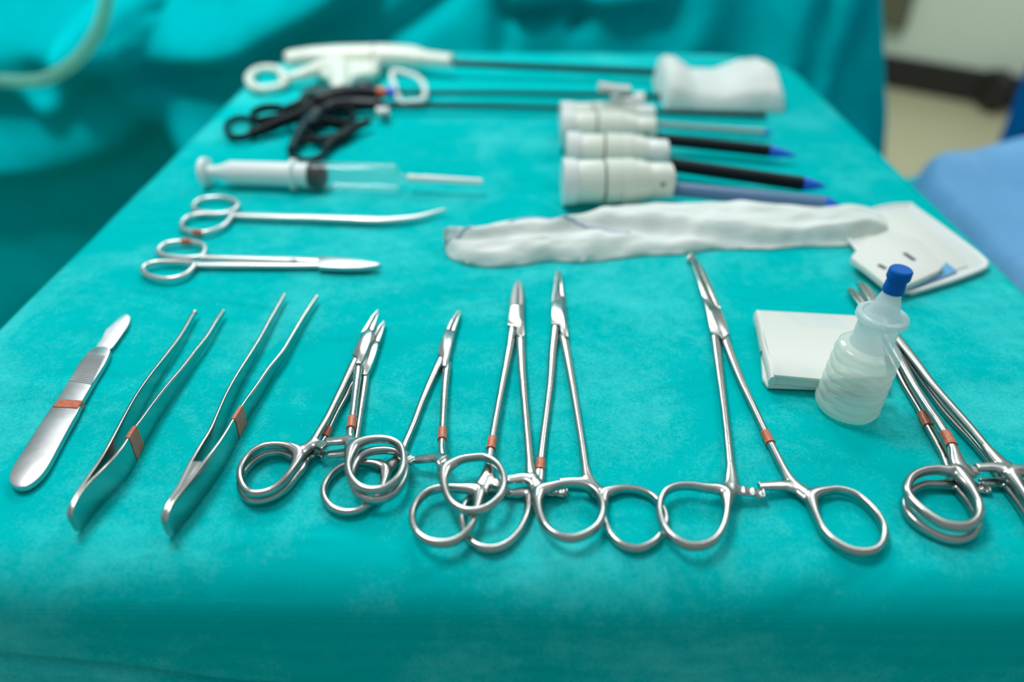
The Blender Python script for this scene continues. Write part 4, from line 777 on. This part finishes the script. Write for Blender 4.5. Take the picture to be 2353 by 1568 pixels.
# ------------------------------------------------------------ suture tray packet
t = thing('suture_tray', P('K_tray')[:, :2].mean(0), 'white plastic suture tray packet with blue foil at the right table edge', 'suture packet')
part('tray', MB().add(prism(P('K_tray'), .5, 3.0, .7)), M['white2'], t, 30)
rm = cat(P('K_tray'), 120, True); cm = rm.mean(0); rm[:, :2] = cm[:2] + (rm[:, :2]-cm[:2])*.975; rm[:, 2] = 3.0
part('rim', MB().add(sweep(rm, 1.5, .9, True, 12)), M['white2'], t, 60)
part('tray_well', MB().add(prism(P('K_in'), 2.8, 3.8, .4)), M['paper'], t, 30)
part('foil', MB().add(prism(P('K_foil'), 3.7, 4.3, .1)), M['foil_blue'], t, 30)
part('card', MB().add(prism(P('K_card'), 4.5, 8.2, .5)), M['paper'], t, 30)
for kk in ('K_m1', 'K_m2'):
    m_ = P(kk); part('slot', MB().add(sweep(m_, 1.3, .15, seg=8, pw=4)), M['ink'], t, 30)

# ------------------------------------------------------------ folded paper packet
qt, qb = P('Q_top'), P('Q_bot'); t = thing('paper_packet', qt[:, :2].mean(0), 'folded white paper packet lying half behind the clear bottle', 'paper packet')
part('lower_leaf', MB().add(prism(qb, .5, 2.6, .5)), M['paper'], t, 30)
part('upper_leaf', MB().add(prism(qt, 7.0, 9.2, .7)), M['paper_print'], t, 30)
mid_ = qt.copy(); cm = mid_[:, :2].mean(0); mid_[:, :2] = cm + (mid_[:, :2]-cm)*.965
part('inner_leaf', MB().add(prism(mid_, 2.4, 7.2, .8)), M['paper'], t, 30)
fl = [lerp(qt[0], qt[-1], i/19) for i in range(20)]
fl = np.array(fl); fl[:, 2] = 5.0 + .6*np.sin(np.arange(20)*.5)
part('fold_edge', MB().add(sweep(fl, 1.6, np.linspace(3.9, 3.3, 20), seg=18)), M['paper'], t, 60)
ee = lerp(fl[11], fl[0], 0)
part('print_mark', MB().add(sphere((ee[0]-1.4, ee[1], 4.2), 1.0, 10, 6, (.4, 2.2, 1.3))), M['ink'], t, 60)

# ------------------------------------------------------------ gauze wad at the back
t = thing('gauze_pad', (175, 700), 'thick folded white gauze pad at the back beyond the trocars', 'gauze')
V = []; F = []; nu, nv = 60, 26
x0, x1, ya, yb = 127, 226, 655, 735
for i in range(nu):
    u = i/(nu-1)
    for j in range(nv):
        v = j/(nv-1)
        hgt = np.interp(u, [0, .06, .14, .3, .5, .72, .85, .93, 1], [30, 37, 36, 23, 22, 33, 35, 31, 14])
        prof = (np.sin(np.pi*np.clip(v, 0, 1)))**.28 if 0 < v < 1 else 0
        z = .6 + (hgt*(.72+.28*v))*prof*(1 if .0 < u < 1 else .25)
        z += 1.3*noise.noise(Vector((u*6, v*4, 3)))*prof
        x = lerp(x0, x1, u) + (6*math.sin(v*3)*(1 if u > .5 else -.3)) + (0 if u < .9 else 4*(1-v))
        V.append((x, lerp(ya, yb, v) - 5*u, z))
for i in range(nu-1):
    for j in range(nv-1): a = i*nv+j; F.append((a, a+nv, a+nv+1, a+1))
nb = len(V); V += [(v[0], v[1], .3) for v in V]
for i in range(nu-1):
    F += [(i*nv, nb+i*nv, nb+(i+1)*nv, (i+1)*nv), (i*nv+nv-1, (i+1)*nv+nv-1, nb+(i+1)*nv+nv-1, nb+i*nv+nv-1)]
for j in range(nv-1):
    F += [(j, j+1, nb+j+1, nb+j), ((nu-1)*nv+j, nb+(nu-1)*nv+j, nb+(nu-1)*nv+j+1, (nu-1)*nv+j+1)]
F.append(tuple([nb+i*nv for i in range(nu)] + [nb+i*nv+nv-1 for i in reversed(range(nu))]))
part('gauze', (V, F), M['gauze'], t, 70)

# ------------------------------------------------------------ bottle
B = np.array(TR['bottle']); b0, b1 = B; axv = (b1-b0); Hb = np.linalg.norm(axv); axv /= Hb
t = thing('squeeze_bottle', b0[:2], 'clear ribbed squeeze bottle with a blue cap standing upright', 'bottle')
def lathe(prof, off=b0, seg=64, capped=True):
    """prof: (height, radius) along the bottle's own leaning axis."""
    e1 = np.cross(axv, [0, 1, 0]); e1 /= np.linalg.norm(e1); e2 = np.cross(axv, e1); V = []; F = []
    for h_, r_ in prof:
        for k_ in range(seg):
            a_ = 2*math.pi*k_/seg; V.append(off + axv*h_ + e1*r_*math.cos(a_) + e2*r_*math.sin(a_))
    n = len(prof)
    for i in range(n-1):
        for k_ in range(seg): l_ = (k_+1) % seg; F.append((i*seg+k_, i*seg+l_, (i+1)*seg+l_, (i+1)*seg+k_))
    if capped: F.append(tuple(range(seg))); F.append(tuple((n-1)*seg+k_ for k_ in range(seg)))
    return [tuple(v) for v in V], F
lift = 14*math.sin(math.radians(2.8))
prof = [(lift*.6, 11.5), (lift*.6+.4, 12.8)]
zz = lift*.6+.4
for i in range(6):        # accordion ribs
    z0_ = 1.0 + i*5.1; r_ = 13.9 - i*.12
    for a_ in np.linspace(0, 1, 9)[:-1]: prof.append((z0_ + 5.1*a_, r_ - 1.25 + 1.25*math.sin(math.pi*a_)**.8 - (.35 if a_ == 0 else 0)))
prof += [(31.6, 12.7), (32.6, 12.6), (33.4, 11.8), (34.0, 9.6), (34.3, 8.7), (35.2, 8.35)]
part('body', lathe([(h_, r_) for h_, r_ in prof if h_ <= 34.4], capped=False), M['bottle_body'], t, 60)
part('neck', lathe([(34.2, 8.7), (35.2, 8.3), (40, 8.2), (45, 8.15), (46.3, 8.3), (46.8, 9.8), (47.6, 10.3), (48.2, 9.9), (48.8, 10.3), (49.6, 10.0), (50.0, 9.0), (50.0, 8.2), (49.0, 7.6)], capped=False), M['bottle'], t, 40)
part('nozzle', lathe([(48.4, 7.6), (49.4, 7.4), (50.6, 6.4), (52, 5.7), (56, 4.6), (60, 3.5), (62.5, 3.1)], capped=False), M['nozzle'], t, 60)
part('liquid', lathe([(lift*.6+.8, 11.2), (3, 12.0), (22, 11.5), (22.1, 11.3)]), M['liquid'], t, 40)
part('cap', lathe([(60.2, 3.4), (60.3, 4.0), (61, 4.15), (66.0, 3.75), (66.2, 3.75), (66.3, 4.35), (66.8, 4.55), (70.0, 4.45), (70.5, 4.1), (70.7, 3.9)]), M['blue_cap'], t, 30, 'blue cap')

# ------------------------------------------------------------ drapes behind the table
def seg_dist(X, Z, line):
    """signed distance to polyline (positive above) in metres, vectorised"""
    best = np.full(X.shape, 1e9); sg = np.ones(X.shape)
    for a, b in zip(line[:-1], line[1:]):
        d = b-a; l2 = d@d; t_ = np.clip(((X-a[0])*d[0] + (Z-a[1])*d[1])/l2, 0, 1)
        dx = X-(a[0]+t_*d[0]); dz = Z-(a[1]+t_*d[1]); dd = np.hypot(dx, dz); m_ = dd < best
        side = np.sign(d[0]*dz - d[1]*dx); side[side == 0] = 1
        if d[0] < 0 or (d[0] == 0): side = -side
        best = np.where(m_, dd, best); sg = np.where(m_, side, sg)
    return best*sg
xr = TR['bd_edge'][0][0]/1000
xs_ = np.arange(-1.7, xr+.0001, .008); xs_ = np.append(xs_, xr); zs_ = np.arange(-.93, .45, .008)
X, Z = np.meshgrid(xs_, zs_)
dep = .02*np.sin(X*4+1) + .03*np.clip(-Z, 0, 1)
ridges = [('bd_swag', .045, .055, .020), ('bd_left', .035, .05, .03), ('bd_v', .035, .05, .02), ('bd_swag2', .030, .03, .02), ('bd_low', .045, .09, .022),
          ('bd_mid', -.02, .02, .014), ('bd_s1', -.012, .02, .008), ('bd_r1', .02, .03, .02), ('bd_r2', .018, .02, .016), ('bd_r3', .015, .02, .02), ('bd_r4', .02, .03, .02), ('bd_r5', -.02, .02, .012), ('bd_r6', .012, .03, .03)]
for k, amp, wu, wl in ridges:
    ln = np.array(TR[k])[:, [0, 2]]/1000.; ln = cat(np.c_[ln, np.zeros(len(ln))], 24)[:, :2]
    s_ = seg_dist(X, Z, ln); dep += amp*np.where(s_ > 0, np.exp(-(s_/wu)**2), np.exp(-(s_/wl)**2))
star = np.array(TR['bd_v'][0])/1000.; vl = np.array(TR['bd_v'])[:, [0, 2]]/1000.; vl = np.vstack([vl, vl[-1] + (vl[-1]-vl[-2])*3])
xv = np.interp(Z, vl[::-1, 1], vl[::-1, 0]); drop = np.clip(star[2]-.02-Z, 0, .5); sg_ = 1/(1+np.exp(-np.clip((X-xv)/.012, -40, 40)))
fade = 1/(1+np.exp((X+.15)/.05))
dep += drop*(.22*sg_*fade - .16*(1-sg_)*np.exp(-((X-star[0])/.3)**2))
Y = 1.10 - dep*1.5
rng = np.array([[noise.noise(Vector((x*6, z*3, 1)))*.018 + noise.noise(Vector((x*14, z*9, 4)))*.006 for x in xs_] for z in zs_])
Y = Y - rng
Y = Y + np.where(X > xr-.03, (X-(xr-.03))*1.2, 0)
e0, e1 = np.array(TR['bd_edge'])/1000.; X = X + np.clip((X-(xr-.6))/.6, 0, 1)**2*((e1[0]-e0[0])/(e1[2]-e0[2])*(Z-e0[2]) + .010)
nx_ = len(xs_); V = np.stack([X, Y, Z+T], -1).reshape(-1, 3); F = [(j*nx_+i, j*nx_+i+1, (j+1)*nx_+i+1, (j+1)*nx_+i) for j in range(len(zs_)-1) for i in range(nx_-1)]
o = link('surgical_drape', V, F, M['drape'], None, 180, mm=False, origin=(-.3, 1.1, 0.02)); so = o.modifiers.new('thickness', 'SOLIDIFY'); so.thickness = .004
tag(o, 'large dark teal drape hanging in folds behind the instrument table', 'surgical drape')
tb = P('bd_tube'); tb = cat(tb, 60)
o = link('tubing', *sweep(tb, 7, 7, seg=16), M['tubing'], None, 60, mm=True, origin=(tb[0][0]/1000, tb[0][1]/1000, T+tb[0][2]/1000))
tag(o, 'pale green tube curving over the drape in the upper left', 'tube')

# blue draped stand on the right
def heap(name, label, m, x0, x1, y0, y1, ztop, fold, seedv, zbot=-.93, dx=.0, cat_='surgical drape', slope=0., amp=.10, ex=4., zn=.018):
    n, k_ = 120, 70; V = []; F = []
    cx, cy, hx, hy = (x0+x1)/2, (y0+y1)/2, (x1-x0)/2, (y1-y0)/2
    for j in range(k_):
        tt = j/(k_-1)
        for i in range(n):
            a = 2*math.pi*i/n; ca, sa = math.cos(a), math.sin(a)
            r = 1/((abs(ca)**ex + abs(sa)**ex)**(1/ex))
            if tt < .25: s_ = tt/.25*.93; z = ztop
            else:
                q = (tt-.25)/.75; s_ = .93 + .07*min(1, q*5)**.5 + .03*q; z = ztop - (ztop-zbot)*q**1.6
            ns = noise.noise(Vector((ca*fold, sa*fold, seedv + z*1.5)))
            s2 = s_*(1 + amp*ns*min(1, tt*3)); x = cx + hx*r*ca*s2; y = cy + hy*r*sa*s2
            z += zn*noise.noise(Vector((x*9, y*9, seedv)))*(1 if tt < .4 else .3) + slope*(x-cx)*(1 if tt < .3 else max(0, 1-(tt-.3)*3))
            V.append((x, y, z+T))
    for j in range(k_-1):
        for i in range(n): F.append((j*n+i, j*n+(i+1) % n, (j+1)*n+(i+1) % n, (j+1)*n+i))
    o = link(name, V, F, m, None, 180, mm=False, origin=(cx, cy, T+zbot)); tag(o, label, cat_); return o
bd = heap('blue_drape', 'light blue drape over a stand beside the right table edge', M['blue_cloth'], .425, 1.2, .30, .885, -.10, 5.5, 3., amp=.06, ex=4., zn=.03)
lin = heap('lining', None, M['drape'], .372, .9, .45, .875, -.14, 4.2, 3., cat_=None, amp=.02, ex=3.0, zn=.0)
lin.parent = bd; lin.location = Vector(lin.location) - Vector(bd.location); lin['label'] = 'teal edge'
heap('blue_gown', 'dark blue cloth hanging behind the light blue drape at the upper right', M['dark_blue'], .95, 1.5, 1.12, 1.5, .25, 2.8, 11.)
# dark caster by the baseboard
cw = np.array([2.22, 3.55, .095])
o = link('caster_wheel', *sweep([(cw[0]-.03, cw[1], cw[2]), (cw[0]-.028, cw[1], cw[2]), (cw[0]+.028, cw[1], cw[2]), (cw[0]+.03, cw[1], cw[2])], [.085, .095, .095, .085], [.085, .095, .095, .085], seg=28), M['baseboard'], None, 30, mm=False, origin=(cw[0], cw[1], 0))
tag(o, 'black caster wheel on the beige floor in front of the black baseboard', 'wheel')
